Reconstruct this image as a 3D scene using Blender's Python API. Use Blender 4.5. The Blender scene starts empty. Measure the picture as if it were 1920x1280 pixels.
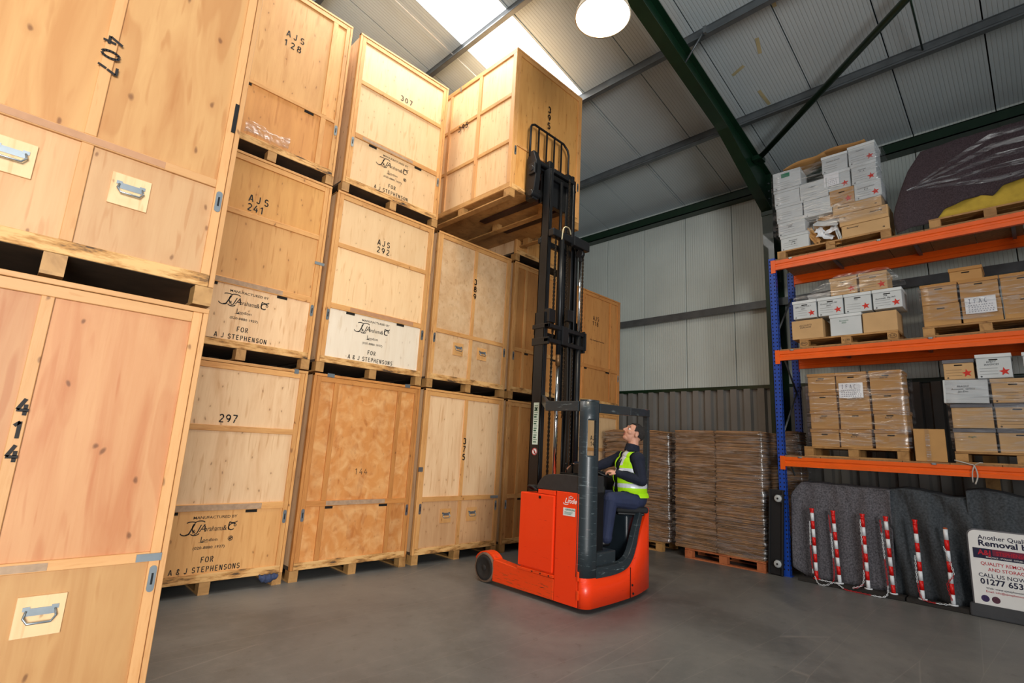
import bpy, bmesh, math, random
from mathutils import Vector, Matrix, noise
random.seed(7)
PI = math.pi
C = bpy.context.scene.collection
sc = bpy.context.scene

# ------------------------------------------------------------------ camera
cam_d = bpy.data.cameras.new('camera'); cam = bpy.data.objects.new('camera', cam_d); C.objects.link(cam)
yaw, pit, rol = math.radians(45.73), math.radians(11.40), math.radians(3.06)
fw = Vector((math.cos(yaw)*math.cos(pit), math.sin(yaw)*math.cos(pit), math.sin(pit)))
rt = Vector((math.sin(yaw), -math.cos(yaw), 0)); up = rt.cross(fw)
rt2 = math.cos(rol)*rt + math.sin(rol)*up; up2 = -math.sin(rol)*rt + math.cos(rol)*up
M = Matrix((rt2, up2, -fw)).transposed().to_4x4(); M.translation = (0, 0, 1.6)
cam.matrix_world = M
cam_d.sensor_width = 36; cam_d.lens = 975.1/1920*36; cam_d.clip_start = .05; cam_d.clip_end = 200
sc.camera = cam

# ------------------------------------------------------------------ world, lights, exposure
sc.view_settings.view_transform = 'Standard'; sc.view_settings.look = 'None'
sc.view_settings.gamma = 1; sc.view_settings.use_curve_mapping = False
sc.view_settings.exposure = 0.0
w = bpy.data.worlds.new('world'); sc.world = w; w.use_nodes = True
w.node_tree.nodes['Background'].inputs[0].default_value = (.80, .91, 1, 1)
w.node_tree.nodes['Background'].inputs[1].default_value = 0.26

def area(name, loc, target, sx, sy, power, col=(1, 1, 1), spread=180):
    l = bpy.data.lights.new(name, 'AREA'); l.shape = 'RECTANGLE'; l.size = sx; l.size_y = sy
    l.energy = power; l.color = col; l.spread = math.radians(spread)
    o = bpy.data.objects.new(name, l); C.objects.link(o); o.location = loc
    d = Vector(target) - Vector(loc); o.rotation_euler = d.to_track_quat('-Z', 'Y').to_euler()
    return o
# daylight through the open loading door behind and to the left of the camera
area('door_daylight', (-3.6, -8.8, 2.7), (-3.6, 5.5, 3.0), 5.2, 4.8, 1200, (1.0, .98, .95), 124)
# rooflights: the one in view (light enters just under it) and the one of the next bay, out of frame
area('rooflight_daylight', (3.9, 5.55, 7.95), (3.9, 5.55, 0), 4.0, .9, 150, (1, .98, .95))
area('rooflight_daylight', (1.5, -.45, 8.3), (2.2, 1.2, 0), 4.0, .9, 50, (1, .98, .95))

# ------------------------------------------------------------------ helpers
class MB:
    def __init__(s): s.v = []; s.f = []; s.m = []; s.sm = []
    def face(s, idx, m=0, sm=False): s.f.append(tuple(idx)); s.m.append(m); s.sm.append(sm)
    def add(s, vs, fs, m=0, sm=False):
        n = len(s.v); s.v += [tuple(v) for v in vs]
        for f in fs: s.face([i+n for i in f], m, sm)
        return s
    def box(s, x0, x1, y0, y1, z0, z1, m=0, T=None):
        vs = [Vector(p) for p in ((x0,y0,z0),(x1,y0,z0),(x1,y1,z0),(x0,y1,z0),(x0,y0,z1),(x1,y0,z1),(x1,y1,z1),(x0,y1,z1))]
        if T is not None: vs = [T @ v for v in vs]
        return s.add(vs, [(0,3,2,1),(4,5,6,7),(0,1,5,4),(1,2,6,5),(2,3,7,6),(3,0,4,7)], m)
    def prism(s, poly, axis, a, b, m=0, sm=False):
        # poly: 2D points, in the other two axes (cyclic order)
        def P(p, t):
            return {'x': (t, p[0], p[1]), 'y': (p[0], t, p[1]), 'z': (p[0], p[1], t)}[axis]
        n = len(poly); A = sum(poly[i][0]*poly[(i+1)%n][1]-poly[(i+1)%n][0]*poly[i][1] for i in range(n))
        if A < 0: poly = poly[::-1]
        vs = [P(p, a) for p in poly] + [P(p, b) for p in poly]
        flip = (axis == 'y') ^ (b < a)
        fs = [tuple(range(n-1,-1,-1)), tuple(range(n, 2*n))]
        if flip: fs = [f[::-1] for f in fs]
        k = len(s.v); s.v += vs
        for f in fs: s.face([i+k for i in f], m)
        for i in range(n):
            f = (i, (i+1)%n, n+(i+1)%n, n+i)
            if flip: f = f[::-1]
            s.face([j+k for j in f], m, sm)
        return s
    def cyl(s, p0, p1, r, n=12, m=0, r2=None, caps=True):
        p0 = Vector(p0); p1 = Vector(p1); d = (p1-p0).normalized()
        a = d.orthogonal().normalized(); b = d.cross(a); r2 = r if r2 is None else r2
        vs = []
        for p, q in ((p0, r), (p1, r2)):
            for i in range(n):
                t = 2*PI*i/n; vs.append(p + a*math.cos(t)*q + b*math.sin(t)*q)
        k = len(s.v); s.v += [tuple(v) for v in vs]
        for i in range(n): s.face((k+i, k+(i+1)%n, k+n+(i+1)%n, k+n+i), m, True)
        if caps:
            s.face([k+i for i in range(n-1,-1,-1)], m); s.face([k+n+i for i in range(n)], m)
        return s
    def tube(s, pts, r, n=8, m=0, closed=False):
        pts = [Vector(p) for p in pts]; k0 = len(s.v); N = len(pts); a = None
        for i, p in enumerate(pts):
            if closed: d = pts[(i+1)%N]-pts[i-1]
            else: d = pts[min(i+1,N-1)]-pts[max(i-1,0)]
            d.normalize()
            if a is None: a = d.orthogonal().normalized()
            else:
                a = (a - d*a.dot(d)).normalized()
            b = d.cross(a); rr = r[i] if isinstance(r, (list, tuple)) else r
            for j in range(n):
                t = 2*PI*j/n; s.v.append(tuple(p + a*math.cos(t)*rr + b*math.sin(t)*rr))
        for i in range(N if closed else N-1):
            for j in range(n):
                i2 = (i+1) % N
                s.face((k0+i*n+j, k0+i*n+(j+1)%n, k0+i2*n+(j+1)%n, k0+i2*n+j), m, True)
        if not closed:
            s.face([k0+j for j in range(n-1,-1,-1)], m); s.face([k0+(N-1)*n+j for j in range(n)], m)
        return s
    def lathe(s, prof, c, axis='z', n=24, m=0):
        c = Vector(c); k = len(s.v); R = len(prof)
        for r, h in prof:
            for i in range(n):
                t = 2*PI*i/n; u, v = r*math.cos(t), r*math.sin(t)
                s.v.append(tuple(c + Vector({'z':(u,v,h),'x':(h,u,v),'y':(v,h,u)}[axis])))
        for j in range(R-1):
            for i in range(n):
                s.face((k+j*n+i, k+j*n+(i+1)%n, k+(j+1)*n+(i+1)%n, k+(j+1)*n+i), m, True)
        return s
    def grid(s, fn, nu, nv, m=0, sm=True, flip=False):
        k = len(s.v)
        for i in range(nu+1):
            for j in range(nv+1): s.v.append(tuple(fn(i/nu, j/nv)))
        for i in range(nu):
            for j in range(nv):
                a = k+i*(nv+1)+j; f = (a, a+nv+1, a+nv+2, a+1)
                s.face(f[::-1] if flip else f, m, sm)
        return s
    def build(s, name, mats, parent=None, label=None, bevel=0, solid=0, recalc=False, seg=2):
        me = bpy.data.meshes.new(name)
        off = Vector(parent['_o']) if parent is not None and '_o' in parent else Vector((0,0,0))
        me.from_pydata([tuple(Vector(v)-off) for v in s.v], [], s.f)
        if not isinstance(mats, (list, tuple)): mats = [mats]
        for mt in mats: me.materials.append(mt)
        me.polygons.foreach_set('material_index', s.m); me.polygons.foreach_set('use_smooth', s.sm)
        if recalc:
            bm = bmesh.new(); bm.from_mesh(me); bmesh.ops.remove_doubles(bm, verts=bm.verts, dist=1e-5)
            bmesh.ops.recalc_face_normals(bm, faces=bm.faces); bm.to_mesh(me); bm.free()
        me.update()
        o = bpy.data.objects.new(name, me); C.objects.link(o)
        if parent is not None:
            o.parent = parent; o['_o'] = tuple(off)
        if label: o['label'] = label
        if solid:
            md = o.modifiers.new('solid', 'SOLIDIFY'); md.thickness = solid; md.offset = 0
        if bevel:
            md = o.modifiers.new('bevel', 'BEVEL'); md.width = bevel; md.segments = seg; md.limit_method = 'ANGLE'
            md.angle_limit = math.radians(50)
        return o

def thing(name, label, cat, loc=(0,0,0), group=None):
    o = bpy.data.objects.new(name, None); C.objects.link(o); o.location = loc; o['_o'] = tuple(loc)
    o.empty_display_size = .1
    o['label'] = label; o['category'] = cat
    if group: o['group'] = group
    return o
def tag(o, label, cat, group=None):
    o['label'] = label; o['category'] = cat
    if group: o['group'] = group
    return o
def struct(o, label=None):
    o['kind'] = 'structure'
    if label: o['label'] = label
    return o
def sroot(name, label=None):
    o = bpy.data.objects.new(name, None); C.objects.link(o); o['kind'] = 'structure'; o['_o'] = (0,0,0)
    if label: o['label'] = label
    return o
def dup(root, delta, label=None, group=None):
    r = root.copy(); C.objects.link(r); r.location = Vector(root.location)+Vector(delta)
    if label: r['label'] = label
    if group: r['group'] = group
    for ch in list(root.children):
        c = ch.copy(); C.objects.link(c); c.parent = r
        for g in ch.children:
            d = g.copy(); C.objects.link(d); d.parent = c
    return r

# ------------------------------------------------------------------ materials
def srgb(h):
    if isinstance(h, str):
        c = [int(h[i:i+2], 16)/255 for i in (0,2,4)]
    else: c = [x/255 for x in h]
    return tuple((x/12.92 if x <= .04045 else ((x+.055)/1.055)**2.4) for x in c) + (1,)
def newmat(name):
    m = bpy.data.materials.new(name); m.use_nodes = True; return m, m.node_tree, m.node_tree.nodes['Principled BSDF']
def nd(nt, t, **kw):
    n = nt.nodes.new(t)
    for k, v in kw.items():
        if k.startswith('i_'):
            key = k[2:]; key = int(key) if key.isdigit() else key.replace('_', ' ')
            n.inputs[key].default_value = v
        else: setattr(n, k, v)
    return n
def ramp(nt, stops, fac=None):
    r = nt.nodes.new('ShaderNodeValToRGB'); e = r.color_ramp.elements
    while len(e) < len(stops): e.new(.5)
    for i, (p, c) in enumerate(stops): e[i].position = p; e[i].color = c if len(c) == 4 else (*c, 1)
    if fac is not None: nt.links.new(fac, r.inputs[0])
    return r
def mixc(nt, a, b, fac, mode='MIX'):
    m = nt.nodes.new('ShaderNodeMix'); m.data_type = 'RGBA'; m.blend_type = mode
    for sock, v in ((m.inputs[0], fac), (m.inputs[6], a), (m.inputs[7], b)):
        if hasattr(v, 'links') or hasattr(v, 'is_linked'): nt.links.new(v, sock)
        else: sock.default_value = v
    return m.outputs[2]
def plain(name, col, rough=.5, metal=0, var=.12, scale=6, bump=0, coat=0):
    m, nt, b = newmat(name)
    col = srgb(col) if not isinstance(col, tuple) or max(col) > 1.01 else col
    tc = nd(nt, 'ShaderNodeTexCoord'); nz = nd(nt, 'ShaderNodeTexNoise', i_Scale=scale, i_Detail=5.0)
    nt.links.new(tc.outputs['Object'], nz.inputs['Vector'])
    dk = tuple(c*(1-var) for c in col[:3]) + (1,); lt = tuple(min(1, c*(1+var)) for c in col[:3]) + (1,)
    r = ramp(nt, [(.3, dk), (.7, lt)], nz.outputs[0]); nt.links.new(r.outputs[0], b.inputs['Base Color'])
    b.inputs['Roughness'].default_value = rough; b.inputs['Metallic'].default_value = metal
    b.inputs['Coat Weight'].default_value = coat
    if bump:
        n2 = nd(nt, 'ShaderNodeTexNoise', i_Scale=scale*12, i_Detail=4.0); nt.links.new(tc.outputs['Object'], n2.inputs['Vector'])
        bp = nd(nt, 'ShaderNodeBump', i_Strength=bump, i_Distance=.01); nt.links.new(n2.outputs[0], bp.inputs['Height']); nt.links.new(bp.outputs[0], b.inputs['Normal'])
    return m
def wood(name, base, dark, knot='6a3d1c', cath=0.0, knots=1.0, kscale=4.5, flame=.35, stretch=(9, 9, 1.2), rough=.55, blotch=0.0, blotchcol='ffe9b8', fig=1.0):
    """veneer or sawn timber: long grain along z (object space), knots with halos, soft figure"""
    m, nt, b = newmat(name); L = nt.links.new
    tc = nd(nt, 'ShaderNodeTexCoord'); oi = nd(nt, 'ShaderNodeObjectInfo')
    add = nd(nt, 'ShaderNodeVectorMath', operation='MULTIPLY_ADD')
    cmb = nd(nt, 'ShaderNodeCombineXYZ'); L(oi.outputs['Random'], cmb.inputs[0]); L(oi.outputs['Random'], cmb.inputs[1]); L(oi.outputs['Random'], cmb.inputs[2])
    L(cmb.outputs[0], add.inputs[0]); add.inputs[1].default_value = (37, 11, 23); L(tc.outputs['Object'], add.inputs[2])
    V = add.outputs[0]
    mp = nd(nt, 'ShaderNodeMapping'); mp.inputs['Scale'].default_value = stretch; L(V, mp.inputs['Vector'])
    n1 = nd(nt, 'ShaderNodeTexNoise', i_Scale=1.0, i_Detail=4.0, i_Roughness=.6, i_Distortion=.6); L(mp.outputs[0], n1.inputs['Vector'])
    mp2 = nd(nt, 'ShaderNodeMapping'); mp2.inputs['Scale'].default_value = (stretch[0]*9, stretch[1]*9, stretch[2]*3); L(V, mp2.inputs['Vector'])
    n2 = nd(nt, 'ShaderNodeTexNoise', i_Scale=1.0, i_Detail=2.0); L(mp2.outputs[0], n2.inputs['Vector'])
    B, D = srgb(base), srgb(dark)
    lerp = lambda t: tuple(B[i]*(1-t)+D[i]*t for i in range(3)) + (1,)
    r1 = ramp(nt, [(.30, lerp(flame*1.0)), (.50, lerp(flame*.35)), (.68, lerp(0))], n1.outputs[0])
    col = mixc(nt, r1.outputs[0], lerp(.55*fig), ramp(nt, [(.55, (0,0,0)), (.8, (.4,.4,.4))], n2.outputs[0]).outputs[0])
    mpf = nd(nt, 'ShaderNodeMapping'); mpf.inputs['Scale'].default_value = (stretch[0]*3.2, stretch[1]*3.2, stretch[2]*2.6); L(V, mpf.inputs['Vector'])
    nf = nd(nt, 'ShaderNodeTexNoise', i_Scale=1.0, i_Detail=1.0, i_Distortion=.4); L(mpf.outputs[0], nf.inputs['Vector'])
    col = mixc(nt, col, lerp(1.0), ramp(nt, [(.62, (0,0,0)), (.72, (.55,)*3)], nf.outputs[0]).outputs[0])
    if cath:
        mpc = nd(nt, 'ShaderNodeMapping'); mpc.inputs['Scale'].default_value = (3.2, 3.2, .75); L(V, mpc.inputs['Vector'])
        nc = nd(nt, 'ShaderNodeTexNoise', i_Scale=1.0, i_Detail=1.5, i_Distortion=.35); L(mpc.outputs[0], nc.inputs['Vector'])
        col = mixc(nt, col, lerp(.85), ramp(nt, [(.575, (0,0,0)), (.592, (cath,)*3), (.70, (cath*.45,)*3)], nc.outputs[0]).outputs[0])
    if blotch:
        n4 = nd(nt, 'ShaderNodeTexNoise', i_Scale=7.0, i_Detail=4.0, i_Distortion=.8); L(V, n4.inputs['Vector'])
        col = mixc(nt, col, srgb(blotchcol), ramp(nt, [(.42, (0,0,0)), (.72, (blotch,)*3)], n4.outputs[0]).outputs[0])
    if knots:
        sx_ = nd(nt, 'ShaderNodeSeparateXYZ'); L(V, sx_.inputs[0]); ad_ = nd(nt, 'ShaderNodeMath', operation='ADD'); L(sx_.outputs[0], ad_.inputs[0]); L(sx_.outputs[1], ad_.inputs[1])
        cb_ = nd(nt, 'ShaderNodeCombineXYZ'); L(ad_.outputs[0], cb_.inputs[0]); L(sx_.outputs[2], cb_.inputs[1])
        mp3 = nd(nt, 'ShaderNodeMapping'); mp3.inputs['Scale'].default_value = (1.6, .8, 1); L(cb_.outputs[0], mp3.inputs['Vector'])
        n3 = nd(nt, 'ShaderNodeTexNoise', i_Scale=7.0, i_Detail=2.0); L(V, n3.inputs['Vector'])
        dist = nd(nt, 'ShaderNodeVectorMath', operation='MULTIPLY_ADD'); L(n3.outputs[1], dist.inputs[0]); dist.inputs[1].default_value = (.09,)*3; L(mp3.outputs[0], dist.inputs[2])
        vo = nd(nt, 'ShaderNodeTexVoronoi', voronoi_dimensions='2D', i_Scale=kscale*1.3); L(dist.outputs[0], vo.inputs['Vector'])
        sep = nd(nt, 'ShaderNodeSeparateColor'); L(vo.outputs['Color'], sep.inputs[0])
        sel = nd(nt, 'ShaderNodeMath', operation='GREATER_THAN'); L(sep.outputs[0], sel.inputs[0]); sel.inputs[1].default_value = .60
        halo = ramp(nt, [(.03, (.6,.6,.6)), (.26, (0,0,0))], vo.outputs['Distance'])
        core = ramp(nt, [(.03, (1,1,1)), (.075, (0,0,0))], vo.outputs['Distance'])
        h2 = nd(nt, 'ShaderNodeMath', operation='MULTIPLY'); L(halo.outputs[0], h2.inputs[0]); L(sel.outputs[0], h2.inputs[1])
        h3 = nd(nt, 'ShaderNodeMath', operation='MULTIPLY'); L(h2.outputs[0], h3.inputs[0]); h3.inputs[1].default_value = knots*.6
        c2 = nd(nt, 'ShaderNodeMath', operation='MULTIPLY'); L(core.outputs[0], c2.inputs[0]); L(sel.outputs[0], c2.inputs[1])
        c3 = nd(nt, 'ShaderNodeMath', operation='MULTIPLY'); L(c2.outputs[0], c3.inputs[0]); c3.inputs[1].default_value = min(1, knots*.8)
        col = mixc(nt, col, D, h3.outputs[0]); col = mixc(nt, col, srgb(knot), c3.outputs[0])
    # small brightness change piece by piece
    hs = nd(nt, 'ShaderNodeHueSaturation'); L(col, hs.inputs['Color'])
    mr = nd(nt, 'ShaderNodeMapRange'); L(oi.outputs['Random'], mr.inputs[0]); mr.inputs[3].default_value = .90; mr.inputs[4].default_value = 1.08; L(mr.outputs[0], hs.inputs['Value'])
    L(hs.outputs[0], b.inputs['Base Color']); b.inputs['Roughness'].default_value = rough
    bp = nd(nt, 'ShaderNodeBump', i_Strength=.12, i_Distance=.004); L(n2.outputs[0], bp.inputs['Height']); L(bp.outputs[0], b.inputs['Normal'])
    return m

PLY = {
 'pale':   wood('plywood_pale', (236,200,156), (198,146,96), knots=.7, kscale=4.0, flame=.5),
 'cream':  wood('plywood_cream', (234,198,150), (212,164,112), knots=.55, kscale=4.6, flame=.4),
 'white':  wood('plywood_bleached', (230,216,194), (208,186,156), knots=.3, kscale=3.5, flame=.4),
 'honey':  wood('plywood_honey', (216,164,102), (184,124,62), knots=.7, kscale=3.6, flame=.5),
 'gold':   wood('plywood_gold', (214,158,88), (184,122,56), knots=.6, kscale=3.8, flame=.5),
 'amber':  wood('plywood_amber', (202,142,78), (168,104,48), knots=.5, kscale=4, flame=.5),
 'flame':  wood('plywood_flamed', (214,146,78), (176,104,46), knots=.35, kscale=5, flame=.6, blotch=.45, blotchcol=(242,200,140), stretch=(4,4,2)),
 'rose':   wood('plywood_rosy', (202,148,100), (180,110,64), cath=.35, knots=1.0, kscale=2.6, flame=.75, stretch=(7,7,1.0)),
 'warm':   wood('plywood_warm', (206,158,100), (176,116,60), cath=.6, knots=.9, kscale=2.6, flame=.7, stretch=(6,6,1.0)),
 'peach':  wood('plywood_peach', (208,164,116), (186,130,80), knots=.8, kscale=3.4, flame=.5),
 'mottled':wood('plywood_mottled', (214,176,132), (172,126,80), knots=.15, kscale=5, flame=.5, stretch=(7,7,5), blotch=.3, blotchcol=(234,208,170)),
 'speck':  wood('plywood_speckled', (212,168,122), (178,126,80), knots=.9, kscale=5.5, flame=.5),
}
PINE = wood('pine_batten', (216,162,98), (182,120,60), knots=.8, kscale=3.2, flame=.6, stretch=(14,14,2.2))
PINE_L = wood('pine_batten_pale', (214,162,106), (200,142,84), knots=.8, kscale=3.2, flame=.5, stretch=(14,14,2.2))
PINE_O = wood('pine_batten_orange', (202,138,72), (162,98,42), knots=.8, kscale=3.2, flame=.6, stretch=(14,14,2.2))
PINE_H = wood('pine_rail', (216,162,98), (182,120,60), knots=.8, kscale=3.2, flame=.6, stretch=(2.2,14,14))
PINE_HL = wood('pine_rail_pale', (214,162,106), (200,142,84), knots=.8, kscale=3.2, flame=.5, stretch=(2.2,14,14))
PINE_HO = wood('pine_rail_orange', (202,138,72), (162,98,42), knots=.8, kscale=3.2, flame=.6, stretch=(2.2,14,14))
PINE_Y = wood('pine_sawn', (212,164,102), (162,108,56), knots=.6, kscale=3, flame=.7, stretch=(14,2.2,14))
PALLET = wood('pallet_wood', (192,146,88), (136,94,48), knots=.5, kscale=3, flame=.8, stretch=(5,5,5))
PALLET_R = wood('pallet_wood_red', (196,116,72), (148,74,40), knots=.4, kscale=3, flame=.8, stretch=(5,5,5))
def scuffed(name, base, dark):
    m, nt, b = newmat(name); tc = nd(nt, 'ShaderNodeTexCoord'); oi = nd(nt, 'ShaderNodeObjectInfo')
    mp = nd(nt, 'ShaderNodeMapping'); mp.inputs['Scale'].default_value = (3, 6, 14); nt.links.new(tc.outputs['Object'], mp.inputs[0])
    add = nd(nt, 'ShaderNodeVectorMath', operation='ADD'); nt.links.new(mp.outputs[0], add.inputs[0]); nt.links.new(oi.outputs['Location'], add.inputs[1])
    nz = nd(nt, 'ShaderNodeTexNoise', i_Scale=1.0, i_Detail=5.0, i_Roughness=.7); nt.links.new(add.outputs[0], nz.inputs[0])
    B = srgb(base); r = ramp(nt, [(.36, srgb('3a2c20')), (.46, srgb(dark)), (.56, B), (.8, tuple(min(1,c*1.1) for c in B[:3])+(1,))], nz.outputs[0])
    nt.links.new(r.outputs[0], b.inputs['Base Color']); b.inputs['Roughness'].default_value = .7
    return m
SCUFF = scuffed('scuffed_pine', 'dcae70', 'b98548')
DECK_SHADE = plain('shade_dark_deck', '4a3b2b', .9, var=.3, scale=6)  # shade of the slots under the crates, put into the wood colour
GREYSTRIP = plain('worn_tape', 'a98c70', .6, var=.2, scale=20)
BROWNTAPE = plain('brown_tape', 'b98a66', .35, var=.1, scale=12)
INK = plain('stencil_ink', '1a1512', .7, var=.3, scale=60)
INKF = plain('stencil_ink_faded', '5a4632', .8, var=.3, scale=60)
STEEL = plain('zinc_plate', (160,170,176), .36, .85, var=.1, scale=10)
CHROME = plain('chrome', 'e6e8ea', .1, 1.0, var=.02)
BLACKM = plain('black_steel', '17181a', .42, .3, var=.2)
MAST = plain('mast_paint', '1b1d20', .38, .25, var=.25, scale=3)
DARKHOLE = plain('slot_shadow', '120e0a', .9)
# scratched dark blue-grey guard paint
def scratched(name, base, scratch, under, amt=.62):
    m, nt, b = newmat(name); L = nt.links.new; tc = nd(nt, 'ShaderNodeTexCoord')
    mp = nd(nt, 'ShaderNodeMapping'); mp.inputs['Scale'].default_value = (6, 6, 60); L(tc.outputs['Object'], mp.inputs[0])
    nz = nd(nt, 'ShaderNodeTexNoise', i_Scale=1.0, i_Detail=6.0, i_Roughness=.75); L(mp.outputs[0], nz.inputs[0])
    n2 = nd(nt, 'ShaderNodeTexNoise', i_Scale=4.0, i_Detail=3.0); L(tc.outputs['Object'], n2.inputs[0])
    r = ramp(nt, [(amt, (0,0,0)), (amt+.05, (1,1,1))], nz.outputs[0])
    r2 = ramp(nt, [(.60, (0,0,0)), (.68, (1,1,1))], n2.outputs[0])
    B = srgb(base); c0 = mixc(nt, B, srgb(scratch), r.outputs[0])
    mm = nd(nt, 'ShaderNodeMath', operation='MULTIPLY'); L(r.outputs[0], mm.inputs[0]); L(r2.outputs[0], mm.inputs[1])
    c1 = mixc(nt, c0, srgb(under), mm.outputs[0])
    L(c1, b.inputs['Base Color']); b.inputs['Roughness'].default_value = .38; b.inputs['Coat Weight'].default_value = .15
    return m
GUARD = scratched('guard_paint', '2a3338', '6d797c', '8a3428', amt=.60)
RED = scratched('truck_red', 'f53c0a', 'd9270c', '5c1a10', amt=.62)
RED2 = scratched('truck_red_scuffed', 'ee440c', 'b34a20', '3c2018', amt=.57)
HOODM = plain('hood_plastic', '2b2c2e', .45, var=.15, scale=20, bump=.1)
SEATM = plain('seat_plastic', '1e262c', .3, var=.1)
RUBBER = plain('rubber', '221f1c', .8, var=.2, scale=20, bump=.2)
TYRE = plain('tyre_worn', '6b5646', .8, var=.25, scale=20)
WHITE = plain('white_paint', 'f2f2f0', .5, var=.03)
KRAFT = plain('kraft_board', 'c19258', .75, var=.1, scale=3)
KRAFT2 = plain('kraft_board_pale', 'cfa876', .75, var=.1, scale=3)
KRAFTD = plain('kraft_lid', 'b9874c', .75, var=.1, scale=3)
WBOX = plain('white_board', (206,212,214), .7, var=.05, scale=4)
WLID = plain('white_board_lid', (218,224,226), .7, var=.04, scale=4)
GREYLID = plain('grey_lid', '6a6a70', .7)
STAR = plain('red_star', 'd22c1c', .6, var=.08)
PENM = plain('pen_mark', '2c2c34', .8)
GREENPEN = plain('green_pen', '3a7a58', .8)
PAPER = plain('paper', 'f0f2f6', .7, var=.03)
ORANGE = plain('rack_orange', 'f4620c', .4, var=.06, coat=.2)
BLUE = plain('rack_blue', '1746a8', .4, var=.1, coat=.2)
DECK = plain('chipboard_deck', '9a7048', .8, var=.2, scale=30)
DECKU = plain('deck_underside', '6e5846', .8, var=.2, scale=10)
GALV = plain('galvanised_steel', (104,110,114), .4, .5, var=.18, scale=5)
GREENST = plain('green_steel', '092a18', .4, var=.15, coat=.2)
def film():
    m = bpy.data.materials.new('stretch_film'); m.use_nodes = True; nt = m.node_tree; nt.nodes.clear(); L = nt.links.new
    out = nd(nt, 'ShaderNodeOutputMaterial'); tr = nd(nt, 'ShaderNodeBsdfTransparent'); tr.inputs[0].default_value = (.93,.93,.94,1)
    gl = nd(nt, 'ShaderNodeBsdfGlossy'); gl.inputs['Roughness'].default_value = .22
    df = nd(nt, 'ShaderNodeBsdfDiffuse'); df.inputs[0].default_value = (.75,.76,.8,1)
    tc = nd(nt, 'ShaderNodeTexCoord'); mp = nd(nt, 'ShaderNodeMapping'); mp.inputs['Scale'].default_value = (3, 3, 22); L(tc.outputs['Object'], mp.inputs[0])
    nz = nd(nt, 'ShaderNodeTexNoise', i_Scale=1.0, i_Detail=5.0, i_Distortion=1.0); L(mp.outputs[0], nz.inputs[0])
    r = ramp(nt, [(.45, (.03,)*3), (.75, (.45,)*3)], nz.outputs[0])
    bp = nd(nt, 'ShaderNodeBump', i_Strength=.7, i_Distance=.02); L(nz.outputs[0], bp.inputs['Height']); L(bp.outputs[0], gl.inputs['Normal'])
    m1 = nd(nt, 'ShaderNodeMixShader'); m1.inputs[0].default_value = .65; L(df.outputs[0], m1.inputs[1]); L(gl.outputs[0], m1.inputs[2])
    m2 = nd(nt, 'ShaderNodeMixShader'); L(r.outputs[0], m2.inputs[0]); L(tr.outputs[0], m2.inputs[1]); L(m1.outputs[0], m2.inputs[2])
    L(m2.outputs[0], out.inputs[0]); return m
FILM = film()
def emis(name, col, st):
    m, nt, b = newmat(name); b.inputs['Base Color'].default_value = col; b.inputs['Emission Color'].default_value = col; b.inputs['Emission Strength'].default_value = st; return m

# ------------------------------------------------------------------ lettering
def arc(cx, cy, rx, ry, a0, a1, n=7):
    return [(cx+rx*math.cos(math.radians(a0+(a1-a0)*i/n)), cy+ry*math.sin(math.radians(a0+(a1-a0)*i/n))) for i in range(n+1)]
ST = {
 '0': [arc(.3,.5,.23,.44,100,260), arc(.3,.5,.23,.44,-80,80)],
 '1': [[(.12,.75),(.33,.95)], [(.33,.97),(.33,.03)]],
 '2': [arc(.3,.7,.22,.25,150,-30,8), [(.44,.52),(.1,.07)], [(.14,.05),(.55,.05)]],
 '3': [arc(.28,.72,.22,.23,150,-60,8), arc(.28,.28,.25,.25,60,-150,8)],
 '4': [[(.36,.95),(.08,.34)], [(.06,.30),(.56,.30)], [(.42,.62),(.42,.38)], [(.42,.22),(.42,.02)]],
 '5': [[(.14,.95),(.5,.95)], [(.13,.92),(.11,.58)], arc(.28,.31,.25,.27,100,-140,8)],
 '7': [[(.06,.95),(.54,.95)], [(.52,.9),(.36,.5)], [(.32,.42),(.2,.03)]],
 '8': [arc(.3,.73,.19,.22,100,260), arc(.3,.73,.19,.22,-80,80), arc(.3,.27,.23,.25,100,260), arc(.3,.27,.23,.25,-80,80)],
 '9': [arc(.3,.68,.22,.26,-20,200,9), arc(.3,.68,.22,.26,220,330,4), arc(.1,.62,.42,.58,0,-62,6)],
 '6': [arc(.3,.3,.22,.26,0,360,12), arc(.5,.38,.42,.58,180,118,6)],
 'A': [[(.05,.02),(.27,.95)], [(.33,.95),(.55,.02)], [(.2,.3),(.4,.3)]],
 'J': [[(.42,.97),(.42,.3)], arc(.24,.27,.18,.23,-8,-160,6)],
 'S': [arc(.3,.71,.2,.23,30,250,8), arc(.3,.27,.22,.23,80,-150,8)],
 'F': [[(.13,.02),(.13,.97)], [(.22,.95),(.52,.95)], [(.2,.5),(.45,.5)]],
 'O': [arc(.3,.5,.25,.45,100,260), arc(.3,.5,.25,.45,-80,80)],
 'R': [[(.12,.02),(.12,.97)], arc(.26,.72,.22,.23,85,-85,7), [(.32,.44),(.52,.03)]],
 'T': [[(.04,.95),(.56,.95)], [(.3,.86),(.3,.02)]],
 'E': [[(.13,.02),(.13,.97)], [(.22,.95),(.52,.95)], [(.22,.5),(.45,.5)], [(.22,.05),(.52,.05)]],
 'P': [[(.13,.02),(.13,.97)], arc(.27,.71,.22,.24,85,-85,7)],
 'H': [[(.1,.02),(.1,.97)], [(.5,.02),(.5,.97)], [(.19,.5),(.41,.5)]],
 'N': [[(.1,.02),(.1,.97)], [(.5,.02),(.5,.97)], [(.16,.9),(.44,.1)]],
 '&': [arc(.27,.75,.14,.19,-50,230,8), [(.18,.6),(.52,.08)], arc(.25,.26,.19,.22,110,320,8)],
 ' ': [],
}
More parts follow.
